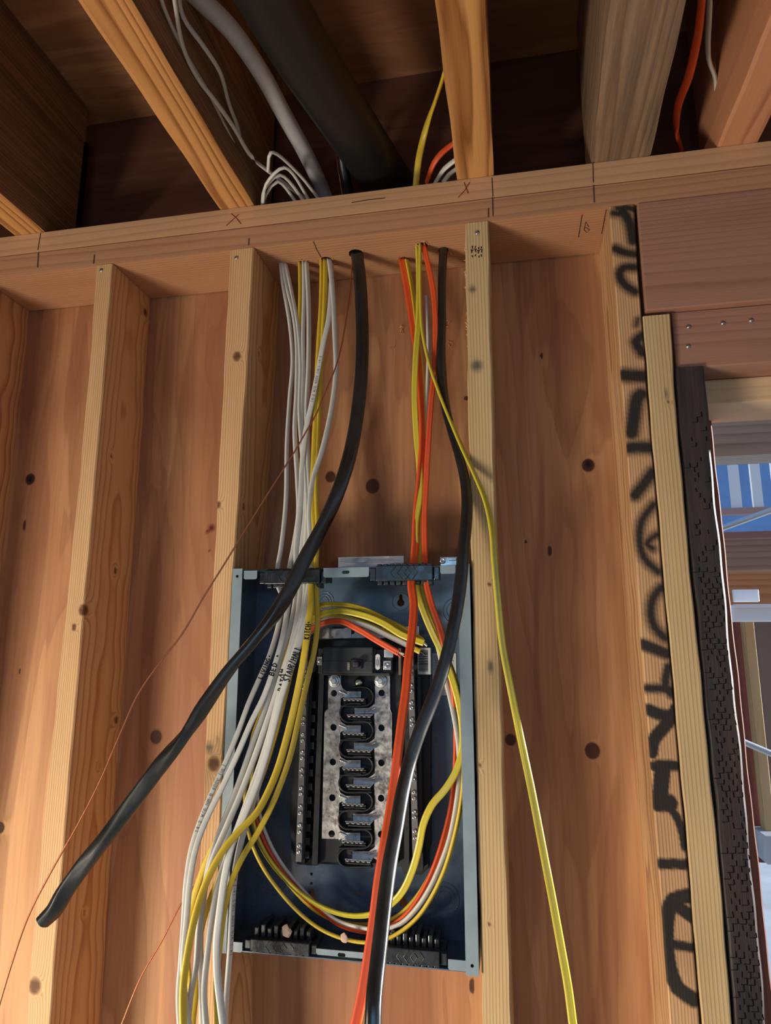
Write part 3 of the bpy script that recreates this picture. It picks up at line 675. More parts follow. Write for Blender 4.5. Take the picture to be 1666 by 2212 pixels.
cable('BATH', 'white cable with smudged lettering left of the STAIR/HALL cable', Wm,
  [(655, 570, .07), (656, 568, .06), (657, 640, .05), (655, 720, .044), (655, 820, .04), (652, 920, .036), (660, 1010, .03), (664, 1110, .024), (660, 1190, .018), (658, 1230, .012), (660, 1275, .002), (650, 1340, -.016), (632, 1400, -.026), (612, 1470, -.034), (598, 1525, -.04), (584, 1580, -.046), (566, 1640, -.052), (545, 1700, -.058), (520, 1770, -.066), (494, 1840, -.074), (472, 1910, -.08), (458, 1980, -.084), (448, 2060, -.086), (441, 2140, -.088), (446, 2230, -.09), (450, 2330, -.09)], .0080, .0048, tw=(70, 60, 50, 15, 10, 40, 60))
cable('STAIR', 'white cable hand-lettered STAIR/HALL in front of the panel', Wm,
  [(664, 570, .07), (663, 568, .06), (667, 660, .05), (667, 780, .044), (663, 890, .04), (667, 1010, .032), (672, 1110, .026), (670, 1190, .018), (668, 1232, .010), (670, 1285, -.002), (660, 1350, -.018), (640, 1410, -.03), (622, 1462, -.038), (606, 1512, -.044), (592, 1568, -.05), (578, 1622, -.056), (556, 1690, -.064), (530, 1755, -.072), (504, 1815, -.078), (488, 1880, -.084), (476, 1960, -.088), (468, 2040, -.09), (470, 2110, -.092), (478, 2180, -.094), (488, 2260, -.096), (495, 2340, -.096)], .0092, .0052, tw=(60, 60, 50, 10, 0, 15, 45))
cable('FATW', 'white cable dropping straight and clear of the others, beside the copper wire', Wm,
  [(710, 563, .07), (711, 561, .06), (718, 620, .052), (723, 710, .046), (726, 800, .042), (720, 860, .04), (708, 925, .036), (694, 980, .032), (678, 1030, .028), (669, 1100, .022), (672, 1180, .016), (672, 1232, .008), (664, 1290, -.006), (648, 1370, -.022), (630, 1430, -.03), (612, 1500, -.036), (596, 1560, -.042), (577, 1630, -.046), (560, 1690, -.05), (538, 1760, -.056), (518, 1830, -.06), (506, 1900, -.062), (501, 1970, -.064), (497, 2050, -.066), (490, 2140, -.068), (486, 2220, -.07), (484, 2330, -.07)], .0086, .0052, tw=(30, 35, 40, 15, 10, 60, 80))
cable('TXTW', 'white cable with printed lettering crossing down to the left above the panel', Wm,
  [(716, 566, .072), (715, 640, .05), (710, 690, .044), (698, 745, .038), (686, 810, .034), (674, 870, .032), (662, 925, .03), (654, 990, .028), (650, 1070, .024), (644, 1140, .02), (640, 1190, .016), (640, 1232, .012), (640, 1290, -.002), (625, 1360, -.016), (606, 1420, -.024), (590, 1480, -.028), (570, 1540, -.032), (548, 1600, -.036), (526, 1665, -.040), (500, 1735, -.044), (474, 1800, -.05), (452, 1870, -.054), (438, 1950, -.058), (432, 2040, -.06), (436, 2120, -.062), (438, 2220, -.064), (440, 2330, -.064)], .0086, .0050, tw=(30, 0, 20, 40, 30, 40, 20))
cable('YA', 'yellow cable hand-lettered KITCH hanging from the left clamp in front of the bundle', Ym,
  [(696, 563, .07), (696, 561, .06), (695, 650, .05), (690, 735, .045), (686, 810, .042), (683, 890, .038), (679, 980, .032), (676, 1080, .026), (681, 1160, .018), (671, 1232, .008), (671, 1265, .000), (671, 1310, -.010), (664, 1370, -.022), (656, 1425, -.03), (645, 1485, -.036), (632, 1545, -.042), (618, 1600, -.048), (602, 1655, -.054), (582, 1705, -.06), (555, 1755, -.068), (517, 1795, -.078), (487, 1830, -.086), (460, 1875, -.092), (438, 1925, -.096), (420, 1985, -.1), (405, 2060, -.102), (396, 2130, -.104), (396, 2210, -.106), (402, 2330, -.106)], .0098, .0050, tw=(60, 40, 30, 20, 0, 40, 50, 60))
cable('YB', 'yellow cable nearest the bus bars, curving down from the left clamp', M_YEL,
  [(702, 563, .072), (703, 561, .06), (702, 640, .05), (697, 740, .046), (692, 830, .042), (688, 930, .038), (684, 1040, .03), (686, 1150, .02), (683, 1232, .010), (685, 1300, .002), (686, 1350, -.006), (679, 1405, -.014), (668, 1455, -.02), (655, 1510, -.026), (642, 1570, -.032), (628, 1630, -.038), (608, 1690, -.044), (585, 1745, -.05), (556, 1800, -.056), (525, 1850, -.062), (500, 1905, -.066), (484, 1970, -.07), (475, 2040, -.072), (468, 2110, -.074), (470, 2200, -.076), (472, 2330, -.076)], .0078, .0048, tw=(50, 40, 50, 30, 10, 10, 40, 40))
cable('YC', 'mustard cable running down among the white bundle, left of the KITCH cable', M_YEL,
  [(648, 570, .07), (648, 568, .06), (649, 640, .052), (647, 710, .046), (646, 800, .042), (648, 900, .04), (655, 1000, .036), (657, 1110, .03), (650, 1200, .02), (648, 1240, .012), (654, 1290, .002), (644, 1380, -.012), (628, 1450, -.02), (606, 1540, -.026), (590, 1600, -.03), (566, 1675, -.034), (535, 1750, -.038), (500, 1830, -.042), (472, 1900, -.046), (440, 1985, -.05), (426, 2060, -.052), (424, 2130, -.054), (416, 2210, -.056), (414, 2330, -.056)], .0084, .0048, tw=(70, 60, 50, 30, 20, 30, 40))
cable('YD', 'yellow cable low behind the white bundle at the panel\'s left edge', M_YEL,
  [(664, 1262, .015), (648, 1320, .006), (622, 1400, -.004), (598, 1460, -.008), (575, 1520, -.012), (552, 1580, -.016), (538, 1640, -.018), (515, 1710, -.022), (480, 1790, -.026), (446, 1860, -.03), (420, 1935, -.034), (404, 2010, -.038), (404, 2080, -.04), (410, 2150, -.042), (414, 2230, -.044), (416, 2330, -.044)], .0090, .0050)
cable_text('LIV', 'LIVING*', 561, 1465, .0060, .0012, M_INK, hs=1.0)
cable_text('BED', 'BED *', 586, 1458, .0066, .0014, M_INK, hs=1.0)
cable_text('FAM', 'FAM', 598, 1465, .0078, .0014, M_INK, hs=.8)
cable_text('BATH', 'BATH', 603, 1488, .0078, .0014, M_INK, hs=.8)
cable_text('STAIR', 'STAIR/HALL', 610, 1472, .0092, .0014, M_INK, hs=.60, lift=0.0005)
cable_text('YA', 'KITCH*', 659, 1376, .0080, .0013, M_INK, hs=.62)
cable_text('TXTW', '14-2 W/G 600V (UL) 14-2', 672, 870, .0038, .00045, M_PRINT, 'printing')
cable_text('LIV', '14-2 W/G NM-B 600V (UL)', 420, 1800, .0042, .0005, M_PRINT, 'printing')
cable_text('FATW', '14-2 W/G 600V (UL) 14-2 W/G', 497, 2060, .0038, .00045, M_PRINT, 'printing')
# loop inside the panel and the orange / yellow runs from the right clamp
cable('O1', 'bright orange flat cable hanging in front of the panel, over the bus bars', Om,
  [(868, 562, .095), (868, 560, .081), (880, 622, .07), (893, 705, .06), (903, 780, .05), (910, 870, .044), (912, 955, .04), (906, 1050, .034), (900, 1110, .028), (897, 1180, .018), (893, 1225, .008), (889, 1262, .000), (894, 1305, -.01), (890, 1370, -.03), (882, 1430, -.048), (877, 1490, -.062), (869, 1550, -.075), (861, 1615, -.088), (852, 1690, -.10), (841, 1765, -.115), (829, 1835, -.13), (818, 1905, -.14), (808, 1985, -.15), (797, 2060, -.16), (784, 2140, -.17), (766, 2225, -.18), (745, 2330, -.19)], .0118, .0058, 'groove', tw=(0, 5, 60, 30, 0, 0, 0, 0))
cable('O2', 'orange cable entering the right clamp on its right side', Om,
  [(912, 532, .06), (914, 530, .047), (928, 585, .046), (938, 645, .046), (941, 720, .044), (938, 800, .042), (931, 875, .04), (926, 950, .038), (921, 1040, .034), (917, 1120, .028), (918, 1180, .022), (919, 1230, .012), (922, 1262, .006), (934, 1310, .000), (950, 1355, -.002), (963, 1405, .002), (975, 1460, .01), (984, 1530, .018), (986, 1600, .024), (984, 1670, .026), (976, 1740, .026), (962, 1800, .026), (944, 1860, .026), (920, 1915, .026), (892, 1960, .026), (862, 1990, .026), (828, 2008, .028), (790, 2012, .03), (740, 2000, .032), (690, 1965, .034), (645, 1925, .036), (605, 1880, .036), (572, 1825, .034), (550, 1765, .03), (538, 1700, .028), (545, 1640, .028), (560, 1560, .03), (585, 1480, .034), (625, 1400, .034), (690, 1350, .03), (735, 1342, .022), (775, 1360, .014), (815, 1384, .004), (862, 1411, -.004)], .0088, .0054, 'groove', tw=(0, 0, 20, 0, 0, 20, 30, 30, 60, 30, 20, 10, 0, -10))
cable('YL', 'long yellow cable hanging free to the right, down past the pale stud', M_YGRN,
  [(908, 530, .058), (908, 528, .046), (908, 620, .044), (912, 710, .04), (926, 780, .034), (948, 845, .026), (972, 905, .018), (1000, 970, .004), (1028, 1030, -.012), (1050, 1085, -.026), (1062, 1140, -.036), (1068, 1210, -.042), (1076, 1300, -.046), (1086, 1395, -.050), (1104, 1490, -.056), (1124, 1590, -.058), (1149, 1710, -.066), (1172, 1830, -.076), (1193, 1940, -.086), (1213, 2050, -.096), (1227, 2130, -.103), (1238, 2215, -.110), (1250, 2320, -.118)], .0094, .0050, 'groove', tw=(85, 80, 60, 35, 15, 5, 0))
cable('Y2', 'yellow cable dropping to the right clamp beside the orange ones', M_YGRN,
  [(900, 532, .06), (902, 530, .05), (905, 600, .05), (904, 690, .048), (898, 780, .045), (896, 860, .042), (900, 940, .04), (907, 1020, .036), (906, 1080, .03), (898, 1130, .024), (898, 1190, .018), (898, 1235, .014), (901, 1275, .008), (917, 1325, .004), (936, 1370, .002), (962, 1425, .000), (984, 1490, .002), (998, 1560, .006), (999, 1615, .008), (986, 1665, .006), (962, 1705, .002), (934, 1738, -.002), (915, 1780, -.002), (905, 1830, .002), (891, 1880, .008), (870, 1925, .014), (842, 1955, .02), (806, 1974, .022), (760, 1978, .024), (706, 1964, .026), (656, 1935, .028), (610, 1892, .03), (574, 1845, .028), (550, 1790, .024), (538, 1720, .018), (548, 1640, .018), (572, 1550, .022), (600, 1470, .026), (640, 1380, .03), (688, 1330, .03), (730, 1320, .026), (780, 1328, .02), (825, 1345, .012), (870, 1372, .006), (916, 1389, .002)], .0098, .0050, 'groove', tw=(50, 30, 0, 0, 10, 0, -10, 0, 50, 50, 40, 20, 0, 0))
cable('Y3', 'yellow cable making the outermost lower loop inside the panel', M_YEL,
  [(878, 566, .09), (879, 562, .078), (890, 620, .07), (899, 690, .062), (908, 780, .054), (914, 870, .048), (912, 980, .042), (906, 1080, .034), (908, 1170, .026), (910, 1235, .018), (918, 1290, .014), (938, 1345, .014), (962, 1410, .012), (984, 1470, .010), (999, 1540, .008), (1002, 1610, .008), (1002, 1680, .008), (994, 1750, .008), (980, 1815, .008), (960, 1880, .008), (934, 1935, .008), (905, 1978, .008), (872, 2008, .008), (836, 2028, .008), (796, 2036, .010), (750, 2030, .012), (698, 2010, .014), (650, 1975, .016), (604, 1925, .018), (566, 1870, .018), (540, 1810, .016), (528, 1740, .012), (536, 1650, .012), (556, 1570, .016), (590, 1490, .020), (630, 1400, .026), (686, 1312, .03), (735, 1306, .03), (785, 1316, .026), (835, 1340, .02), (885, 1366, .012), (913, 1384, .008)], .0080, .0050, 'groove', tw=(40, 20, 0, 0, 30, 60, 70, 70, 60, 40, 20, 0))
cable('Y4', 'mustard cable with a stripped end poking out at the bar code label', M_YEL,
  [(962, 1470, .045), (985, 1560, .045), (990, 1650, .045), (980, 1740, .045), (960, 1820, .045), (930, 1890, .045), (895, 1945, .045), (850, 1985, .045), (790, 1998, .045), (730, 1990, .045), (680, 1965, .045), (630, 1915, .045), (590, 1860, .045), (562, 1800, .045), (550, 1730, .04), (556, 1640, .04), (576, 1560, .042), (604, 1470, .044), (640, 1390, .04), (690, 1335, .034), (735, 1334, .03), (785, 1346, .026), (830, 1365, .02), (870, 1388, .012), (908, 1408, .006)], .0080, .0050, tw=(60, 60, 40, 0, 0))
cable('W3', 'white cable looping round inside the panel between yellow and orange', Wm,
  [(922, 640, .062), (926, 760, .055), (922, 880, .05), (916, 1000, .044), (912, 1120, .036), (910, 1235, .024), (924, 1300, .022), (944, 1385, .022), (962, 1460, .02), (978, 1530, .016), (990, 1600, .014), (993, 1670, .014), (986, 1740, .014), (972, 1810, .014), (952, 1868, .014), (928, 1920, .014), (898, 1965, .016), (866, 1995, .018), (826, 2008, .02), (780, 2004, .024), (732, 1990, .03), (688, 1958, .034), (645, 1912, .038), (608, 1865, .038), (580, 1815, .036), (560, 1755, .034), (556, 1680, .034), (570, 1590, .034), (600, 1500, .036), (640, 1410, .036), (690, 1343, .032), (745, 1341, .024), (795, 1353, .018), (840, 1374, .01), (885, 1396, .004)], .0078, .0048, tw=(70, 40, 20, 20, 40, 60, 50, 20, 0))
cable_text('Y3', '12-2 W/G 600V', 985, 1480, .0042, .0006, M_INK, 'printing', rev=False)
# stripped ends of the four conductors
def stub(parent_key, a, b_, y, mat, r, name, nm=None):
    ob = CAB[parent_key][0]; mb = MB(); mb.tube([U(a[0], a[1], y=y), (U(a[0], a[1], y=y)+U(b_[0], b_[1], y=y))/2, U(b_[0], b_[1], y=y)], r, 10)
    c_ = mb.build(name, mat, ob); 
    if nm: c_['label'] = nm
stub('O2', (859, 1408), (873, 1413), -.004, M_WHITE, .0013, 'conductor', 'white conductor'); stub('O2', (856, 1410), (866, 1420), -.005, M_RED, .0013, 'conductor', 'red conductor'); stub('O2', (866, 1413), (878, 1421), -.004, M_COPPER, .0008, 'conductor', 'bare copper end')
stub('Y3', (911, 1382), (922, 1393), .008, M_STEEL, .0011, 'conductor', 'bare bright end'); stub('Y4', (906, 1405), (918, 1414), .006, M_BLK, .0014, 'conductor', 'black conductor'); stub('Y2', (914, 1388), (923, 1396), .002, M_WHITE, .0013, 'conductor', 'white conductor')
# heavy black feeders
def wav(n, a, b_): return [a+(b_-a)*(i % 2) for i in range(n)]
cable('B1', 'thick black cable sweeping down to a cut end at lower left', M_BCAB,
  [(771, 552, .066), (771, 548, .052), (778, 605, .045), (782, 680, .038), (783, 755, .03), (780, 820, .022), (774, 880, .014), (766, 935, .006), (754, 990, -.002), (735, 1050, -.012), (710, 1110, -.022), (682, 1165, -.032), (655, 1215, -.044), (627, 1272, -.056), (590, 1332, -.066), (543, 1390, -.076), (493, 1450, -.086), (446, 1518, -.094), (402, 1585, -.10), (345, 1655, -.108), (290, 1728, -.116), (236, 1800, -.124), (182, 1868, -.132), (138, 1930, -.138), (118, 1965, -.142), (92, 1992, -.146)], .0210, .0155, tw=(0, 20, 0, 10, -10, 70, 20, 120, 60, 200, 150, 260))
cable('B2', 'thick black cable hanging down over the right side of the panel', M_BCAB,
  [(958, 545, .085), (958, 541, .067), (955, 610, .06), (955, 690, .052), (953, 765, .044), (956, 830, .036), (964, 885, .028), (977, 935, .02), (992, 985, .01), (1004, 1035, -.002), (1009, 1085, -.014), (1007, 1135, -.024), (1002, 1185, -.034), (997, 1245, -.044), (989, 1305, -.054), (976, 1370, -.064), (959, 1440, -.074), (935, 1510, -.084), (907, 1580, -.096), (884, 1650, -.108), (868, 1720, -.128), (856, 1790, -.148), (843, 1860, -.168), (832, 1940, -.188), (823, 2020, -.208), (814, 2100, -.225), (808, 2160, -.24), (806, 2230, -.25), (806, 2330, -.26)], .0165, .0135, tw=(80, 90, 60, 90, 50, 20, 0, 20, 0, 0))
mb = MB()
cable('C1', 'thin bare copper ground wire slanting from the plate to the lower left corner', M_COPPER,
  [(762, 562, .06), (762, 560, .05), (757, 622, .04), (748, 690, .03), (735, 760, .02), (722, 802, .014), (702, 850, .006), (683, 895, -.002), (660, 935, -.008), (640, 970, -.014), (590, 1048, -.026), (540, 1128, -.038), (490, 1210, -.05), (440, 1290, -.06), (392, 1372, -.07), (340, 1438, -.08), (298, 1500, -.086), (262, 1580, -.094), (214, 1692, -.104), (170, 1778, -.112), (110, 1884, -.122), (62, 1978, -.13), (26, 2080, -.138), (-4, 2180, -.144), (-30, 2280, -.15)], .0024, .0024, 'round', cat='wire', name='copper_wire')
cable('C2', 'short run of bare copper wire slanting down from the cable bundle at the bottom', M_COPPER,
  [(470, 1830, -.02), (430, 1900, -.03), (392, 1952, -.04), (350, 2032, -.05), (305, 2110, -.06), (262, 2215, -.07), (225, 2310, -.08)], .0022, .0022, 'round', cat='wire', name='copper_wire')

# ------------------------------------------------------------------ pipes and cables in the joist bays
def zc(key, label, mat, pts, wd, th=None, kind='round', tw=(0,), cat='cable', name='electrical_cable', step=0.01):
    """pts: (px, py, z)"""
    P = [U(a, b_, z=c) for a, b_, c in pts]
    return cable(key, label, mat, P, wd, th or wd, kind, tw, cat, name, raw=True, step=step)
zc('BP', 'big black drain pipe slanting up through the joist bay', M_BPIPE, [(500, -130, .165), (560, -50, .165), (598, 20, .165), (650, 108, .165), (712, 203, .165), (775, 300, .165), (822, 370, .165), (850, 410, .160)], .0860, cat='pipe', name='drain_pipe')
zc('WP', 'pale grey flexible conduit curving down left of the black pipe', M_WPIPE, [(380, -50, .22), (440, 5, .22), (500, 65, .22), (565, 158, .21), (615, 250, .20), (662, 335, .19), (695, 405, .17), (705, 430, .155)], .0270, cat='conduit', name='conduit')
zc('VB', 'thin black pipe standing at the rim behind the big drain pipe', M_BPIPE, [(735, 300, .20), (740, 350, .18), (750, 400, .15), (757, 430, .12)], .018, cat='pipe', name='drain_pipe')
zc('U1', 'white cable sagging from the joist down to the plate at the coil', M_WHITE, [(372, -40, .12), (378, 5, .12), (395, 100, .12), (425, 165, .12), (470, 225, .12), (505, 275, .12), (545, 340, .12), (600, 385, .118), (640, 415, .115), (672, 440, .112)], .0072, .005)
zc('U2', 'white cable hanging away from the joist in a loose bow', M_WHITE, [(385, -40, .16), (395, 35, .16), (440, 100, .16), (475, 155, .16), (495, 225, .16), (515, 280, .16), (525, 340, .16), (540, 400, .16)], .0072, .005)
zc('U3', 'grey white cable stapled close along the joist side', M_WHITE, [(338, -40, .13), (352, 10, .13), (392, 100, .13), (450, 200, .13), (490, 280, .13), (522, 345, .13), (550, 410, .12)], .0072, .005, tw=(60, 60))
zc('U4', 'copper ground wire dropping in the joist bay beside the black pipe', M_COPPER, [(664, -40, .24), (670, 0, .24), (682, 60, .24), (690, 97, .24)], .0025, cat='wire', name='copper_wire')
zc('U5', 'copper ground wire standing by the thin black pipe at the plate', M_COPPER, [(727, 300, .15), (728, 340, .15), (734, 385, .14), (741, 428, .12)], .0025, cat='wire', name='copper_wire')
for i, (x0, y0, x1, y1, x2, y2, lb) in enumerate([(575, 420, 600, 392, 635, 430, 'inner turn of the white cable coil on the plate'), (572, 408, 605, 378, 650, 425, 'second turn of the white cable coil on the plate'), (575, 398, 615, 362, 665, 428, 'third turn of the white cable coil on the plate'), (585, 330, 640, 370, 690, 432, 'outer turn of the white cable coil, rising highest')]):
    zc('K%d' % i, lb, M_WHITE, [(x0-6, y0+40, .085), (x0, y0, .095), (x1, y1, .11), (x2, y2, .10), (x2+14, y2+25, .085)], .0058, .005, cat='cable')
zc('R1', 'yellow cable rising behind the wavy grained joist', M_YEL, [(962, 150, .20), (955, 175, .20), (940, 220, .20), (925, 262, .195), (913, 305, .18), (904, 350, .15), (898, 405, .12)], .0115, .006)
zc('R2', 'short orange cable arching behind the foot of the wavy grained joist', M_ORG, [(1010, 290, .15), (980, 310, .15), (955, 330, .14), (938, 352, .13), (922, 395, .12)], .0105, .006)
zc('R3', 'upper grey cable arching behind the foot of the wavy grained joist', M_WHITE, [(1010, 325, .12), (985, 345, .12), (960, 365, .115), (940, 397, .11)], .0095, .006)
zc('R4', 'lower grey cable arching behind the foot of the wavy grained joist', M_WHITE, [(1010, 345, .12), (990, 362, .12), (970, 378, .11), (958, 395, .10)], .0085, .006)
zc('R5', 'orange cable hanging in the bay beside the rough beam', M_ORG, [(1520, -40, .14), (1516, 5, .14), (1508, 75, .14), (1488, 165, .14), (1466, 225, .14), (1461, 270, .137), (1465, 300, .132), (1472, 324, .128)], .0125, .0065, tw=(0, 30, 0))
zc('R6', 'white cable hanging in the bay beside the orange cable', M_WHITE, [(1533, -40, .17), (1533, 5, .17), (1531, 125, .17), (1546, 170, .17), (1549, 225, .16)], .0130, .006)

# ------------------------------------------------------------------ breaker panel
PX0, PX1, PZ0, PZ1 = 0.0125, 0.3655, -1.0553, -0.5365
PF, PB = -0.0035, 0.0905
pan = empty('breaker_panel', ((PX0+PX1)/2, 0.04, PZ0), 'open grey breaker panel box with bare bus bars, set between two studs', 'electrical panel')
t = 0.0016
def quad_hole(cx, cz, r, n=14): return [(cx+r*math.cos(2*math.pi*k/n), cz+r*math.sin(2*math.pi*k/n)) for k in range(n)]
def keyhole(cx, cz, r):
    pts = []
    for k in range(16):
        a = math.radians(-235+290*k/15); pts.append((cx+r*math.cos(a), cz+r*math.sin(a)))
    pts = [(cx+r*math.cos(math.radians(a)), cz+r*math.sin(math.radians(a))) for a in range(120, 421, 20)]
    return pts+[(cx+r*0.42, cz+r*2.0), (cx, cz+r*2.35), (cx-r*0.42, cz+r*2.0)]
kh = [U(866, 1302, y=PB), U(675, 1942, y=PB), U(872, 1950, y=PB)]
dots = [U(626, 1305, y=PB), U(673, 1888, y=PB), U(673, 1908, y=PB), U(774, 1931, y=PB), U(877, 1922, y=PB), U(858, 1930, y=PB), U(986, 1379, y=PB)]
mb = MB(); mb.extrude([(PX0+t, PZ0+t), (PX1-t, PZ0+t), (PX1-t, PZ1-t), (PX0+t, PZ1-t)], PB, PB+t, 'y', [keyhole(k[0], k[2], 0.0058) for k in kh]+[quad_hole(d[0], d[2], 0.0021) for d in dots if PX0+.01 < d[0] < PX1-.01])
mb.box(PX0, PX0+t, PF+0.0005, PB+t, PZ0, PZ1); mb.box(PX1-t, PX1, PF+0.0005, PB+t, PZ0, PZ1)
mb.box(PX0+t, PX1-t, PF+0.012, PB, PZ1-t, PZ1); mb.box(PX0+t, PX1-t, PF+0.006, PB, PZ0, PZ0+t)
mb.build('enclosure', M_BOX, pan)
for x0, x1 in ((PX0-0.0005, PX0+0.0150), (PX1-0.0165, PX1)):
    mb = MB(); hs = [quad_hole((x0+x1)/2, PZ1-0.011, 0.0022), quad_hole((x0+x1)/2, PZ0+0.011, 0.0022)]
    mb.extrude([(x0, PZ0-0.0005), (x1, PZ0-0.0005), (x1, PZ1+0.0005), (x0, PZ1+0.0005)], PF-0.0014, PF, 'y', hs); mb.build('side_flange', M_FLANGE, pan)
# knockout rings pressed in the back, embossed word (seen from behind)
for cx, cy, r in ((575, 1330, .021), (700, 1300, .016), (985, 1320, .020), (960, 1940, .021), (590, 1900, .021), (866, 1300, .0135), (640, 1330, .017)):
    c_ = U(cx, cy, y=PB); mb = MB()
    for rr_ in ((r, r*0.72, r*0.45) if r > .015 else (r,)):
        if PX0+0.004 < c_[0]-rr_ and c_[0]+rr_ < PX1-0.004:
            mb.tube([(c_[0]+rr_*math.cos(a), PB-0.0001, c_[2]+rr_*math.sin(a)) for a in np.linspace(0, 2*math.pi, 30)], 0.0007, 6)
    if mb.v: mb.build('knockout_ring', M_BOX, pan)
o_ = U(895, 1343, y=PB); mb = MB()
text_strokes('LINE', mb, lambda u, v: (np.array([o_[0]-u, PB-0.0001, o_[2]+v]), np.array([0, -1, 0.0])), .0105, .0014, jit=0); mb.build('embossed_lettering', M_FLANGE, pan)
# front lips with tabs
def lipbox(name, a, b_, yf, z_in, mat=M_FLANGE, slot=None):
    p0 = U(a[0], a[1], y=yf); p1 = U(b_[0], b_[1], y=yf); mb = MB()
    hs = []
    if slot:
        c_ = U(slot[0], slot[1], y=yf); w_, h_ = slot[2], slot[3]
        hs = [[(c_[0]+w_*(1 if math.cos(q) > 0 else -1)+h_*math.cos(q), c_[2]+h_*math.sin(q)) for q in np.linspace(0.2, 0.2+2*math.pi, 13)[:-1]]]
    mb.extrude([(p0[0], p1[2]+.002), (p0[0]+.002, p1[2]), (p1[0]-.002, p1[2]), (p1[0], p1[2]+.002), (p1[0], p0[2]), (p0[0], p0[2])], yf, yf+t, 'y', hs)
    return mb.build(name, mat, pan)
lipbox('lip_tab', (527, 1233), (555, 1251), -0.003, 0); lipbox('lip_tab', (699, 1227), (797, 1246), -0.003, 0, slot=(747, 1236, .003, .0026)); lipbox('lip_tab', (951, 1222), (984, 1239), -0.003, 0)
lipbox('lip_tab', (497, 2034), (523, 2058), 0.001, 0); lipbox('lip_tab', (683, 2049), (840, 2076), 0.001, 0, slot=(738, 2063, .003, .0024)); lipbox('lip_tab', (968, 2072), (1009, 2099), 0.001, 0)
# cable clamps
def clamp(a, b_, yf, flip, shine):
    p0 = U(a[0], a[1], y=yf); p1 = U(b_[0], b_[1], y=yf); x0, x1, z1, z0 = p0[0], p1[0], p0[2], p1[2]
    mb = MB(); mb.box(x0, x1, yf, yf+.012, z0, z1, bev=.0012)
    mb.box(x0-.009, x0-.001, yf+.004, yf+.016, z0+.001, z1-.003, bev=.001); mb.box(x1+.001, x1+.009, yf+.004, yf+.016, z0+.001, z1-.003, bev=.001)
    mb.box(x0-.006, x1+.006, yf+.012, yf+.05, z0+.004, z1-.004, bev=.001)
    n = 9
    for k in range(n):
        cx = x0+(x1-x0)*(k+.5)/n
        if flip: 
            mb.box(cx-.0035, cx+.0025, yf+.012, yf+.05, z1-.002, z1+.010+.004*(k % 2), bev=.0012); mb.box(cx-.003, cx+.003, yf+.003, yf+.012, z0-.0022, z0+.001, bev=.0005)
        else:
            mb.box(cx-.004, cx+.003, yf+.006, yf+.03, z1-.002, z1+.0030, bev=.0008); mb.box(cx-.004, cx+.003, yf+.010, yf+.032, z0-.005, z0+.002, bev=.001)
    ob = mb.build('cable_clamp', M_CLAMP, pan)
    mb = MB(); L = x1-x0
    for k in range(5):
        cx = x0+L*(.26+.12*k); h = (z1-z0)/2
        mb.tube([(cx+h*.7, yf-.0002, z0+.0015), (cx, yf-.0002, z0+h), (cx+h*.7, yf-.0002, z1-.0015)] if k < 3 else [(cx-h*.7, yf-.0002, z0+.0015), (cx, yf-.0002, z0+h), (cx-h*.7, yf-.0002, z1-.0015)], .0006, 6)
    for k in range(3): mb.box(x0+.004+k*.0022, x0+.0048+k*.0022, yf-.0004, yf+.001, z0+.003, z1-.003)
    mb.build('arrow_ridge', M_CLAMP, ob); return ob
clamp((572, 1232), (690, 1260), -.006, False, 0); clamp((812, 1222), (935, 1253), -.006, False, 1)
clamp((541, 2028), (668, 2066), -.003, True, 0); clamp((825, 2046), (950, 2090), -.003, True, 0)
# paper sticker standing behind the top lip, grounding bracket
p0 = U(731, 1204, y=.02); p1 = U(872, 1223, y=.02); mb = MB(); mb.box(p0[0], p1[0], .02, .0212, PZ1-.001, p0[2]); stk = mb.build('warning_sticker', M_PAPER, pan)
mb = MB()
for k, (a, b_) in enumerate(((735, 800), (735, 850), (735, 865), (745, 830))):
    z = p0[2]-.0022-k*.0019; mb.box(U(a, 1210, y=.02)[0], U(b_, 1210, y=.02)[0], .0197, .02, z-.00035, z)
mb.build('printing', M_PRINT, stk)
p0 = U(951, 1203, y=.01); p1 = U(990, 1222, y=.01); mb = MB(); mb.box(p0[0], p1[0], .01, .012, PZ1, p0[2], bev=.0008); mb.box(p0[0]+.012, p1[0]-.002, .008, .0102, p0[2]-.006, p0[2]-.0015, bev=.0008); brk = mb.build('bracket', M_STEEL, pan)
def screw_mb(c, r, ax=(0, -1, 0), cross=True):
    mb = MB(); mb.lathe(c, ax, [(r, 0), (r, r*.35), (r*.8, r*.6), (r*.45, r*.62), (r*.3, r*.3), (0, r*.25)], 14); return mb
c_ = U(956, 1211, y=.008); screw_mb((c_[0], .0095, c_[2]), .0045).build('screw', M_SCREW, brk)
# black plastic base with stepped rails
def pl(pts, y): return [(U(a, b_, y=y)[0], U(a, b_, y=y)[2]) for a, b_ in pts]
mb = MB()
mb.extrude(pl([(655, 1385), (905, 1378), (925, 1400), (925, 1560), (930, 1562), (930, 1830), (925, 1835), (925, 1875), (912, 1890), (870, 1888), (868, 1872), (800, 1870), (795, 1876), (745, 1874), (735, 1868), (690, 1866), (686, 1870), (642, 1868), (629, 1856), (629, 1792), (626, 1788), (626, 1735), (630, 1732), (633, 1655), (636, 1570), (645, 1440)], .072), .072, PB-.0005)
mb.extrude(pl([(700, 1400), (868, 1396), (860, 1866), (690, 1862)], .060), .060, .073)
base = mb.build('bus_base', M_BLK, pan)
mb = MB()
mb.extrude(pl([(661, 1462), (676, 1462), (658, 1868), (642, 1866)], .052), .052, .073)
mb.extrude(pl([(692, 1400), (702, 1400), (686, 1868), (674, 1868)], .050), .050, .073)
mb.extrude(pl([(876, 1462), (884, 1462), (884, 1868), (873, 1868)], .052), .052, .073)
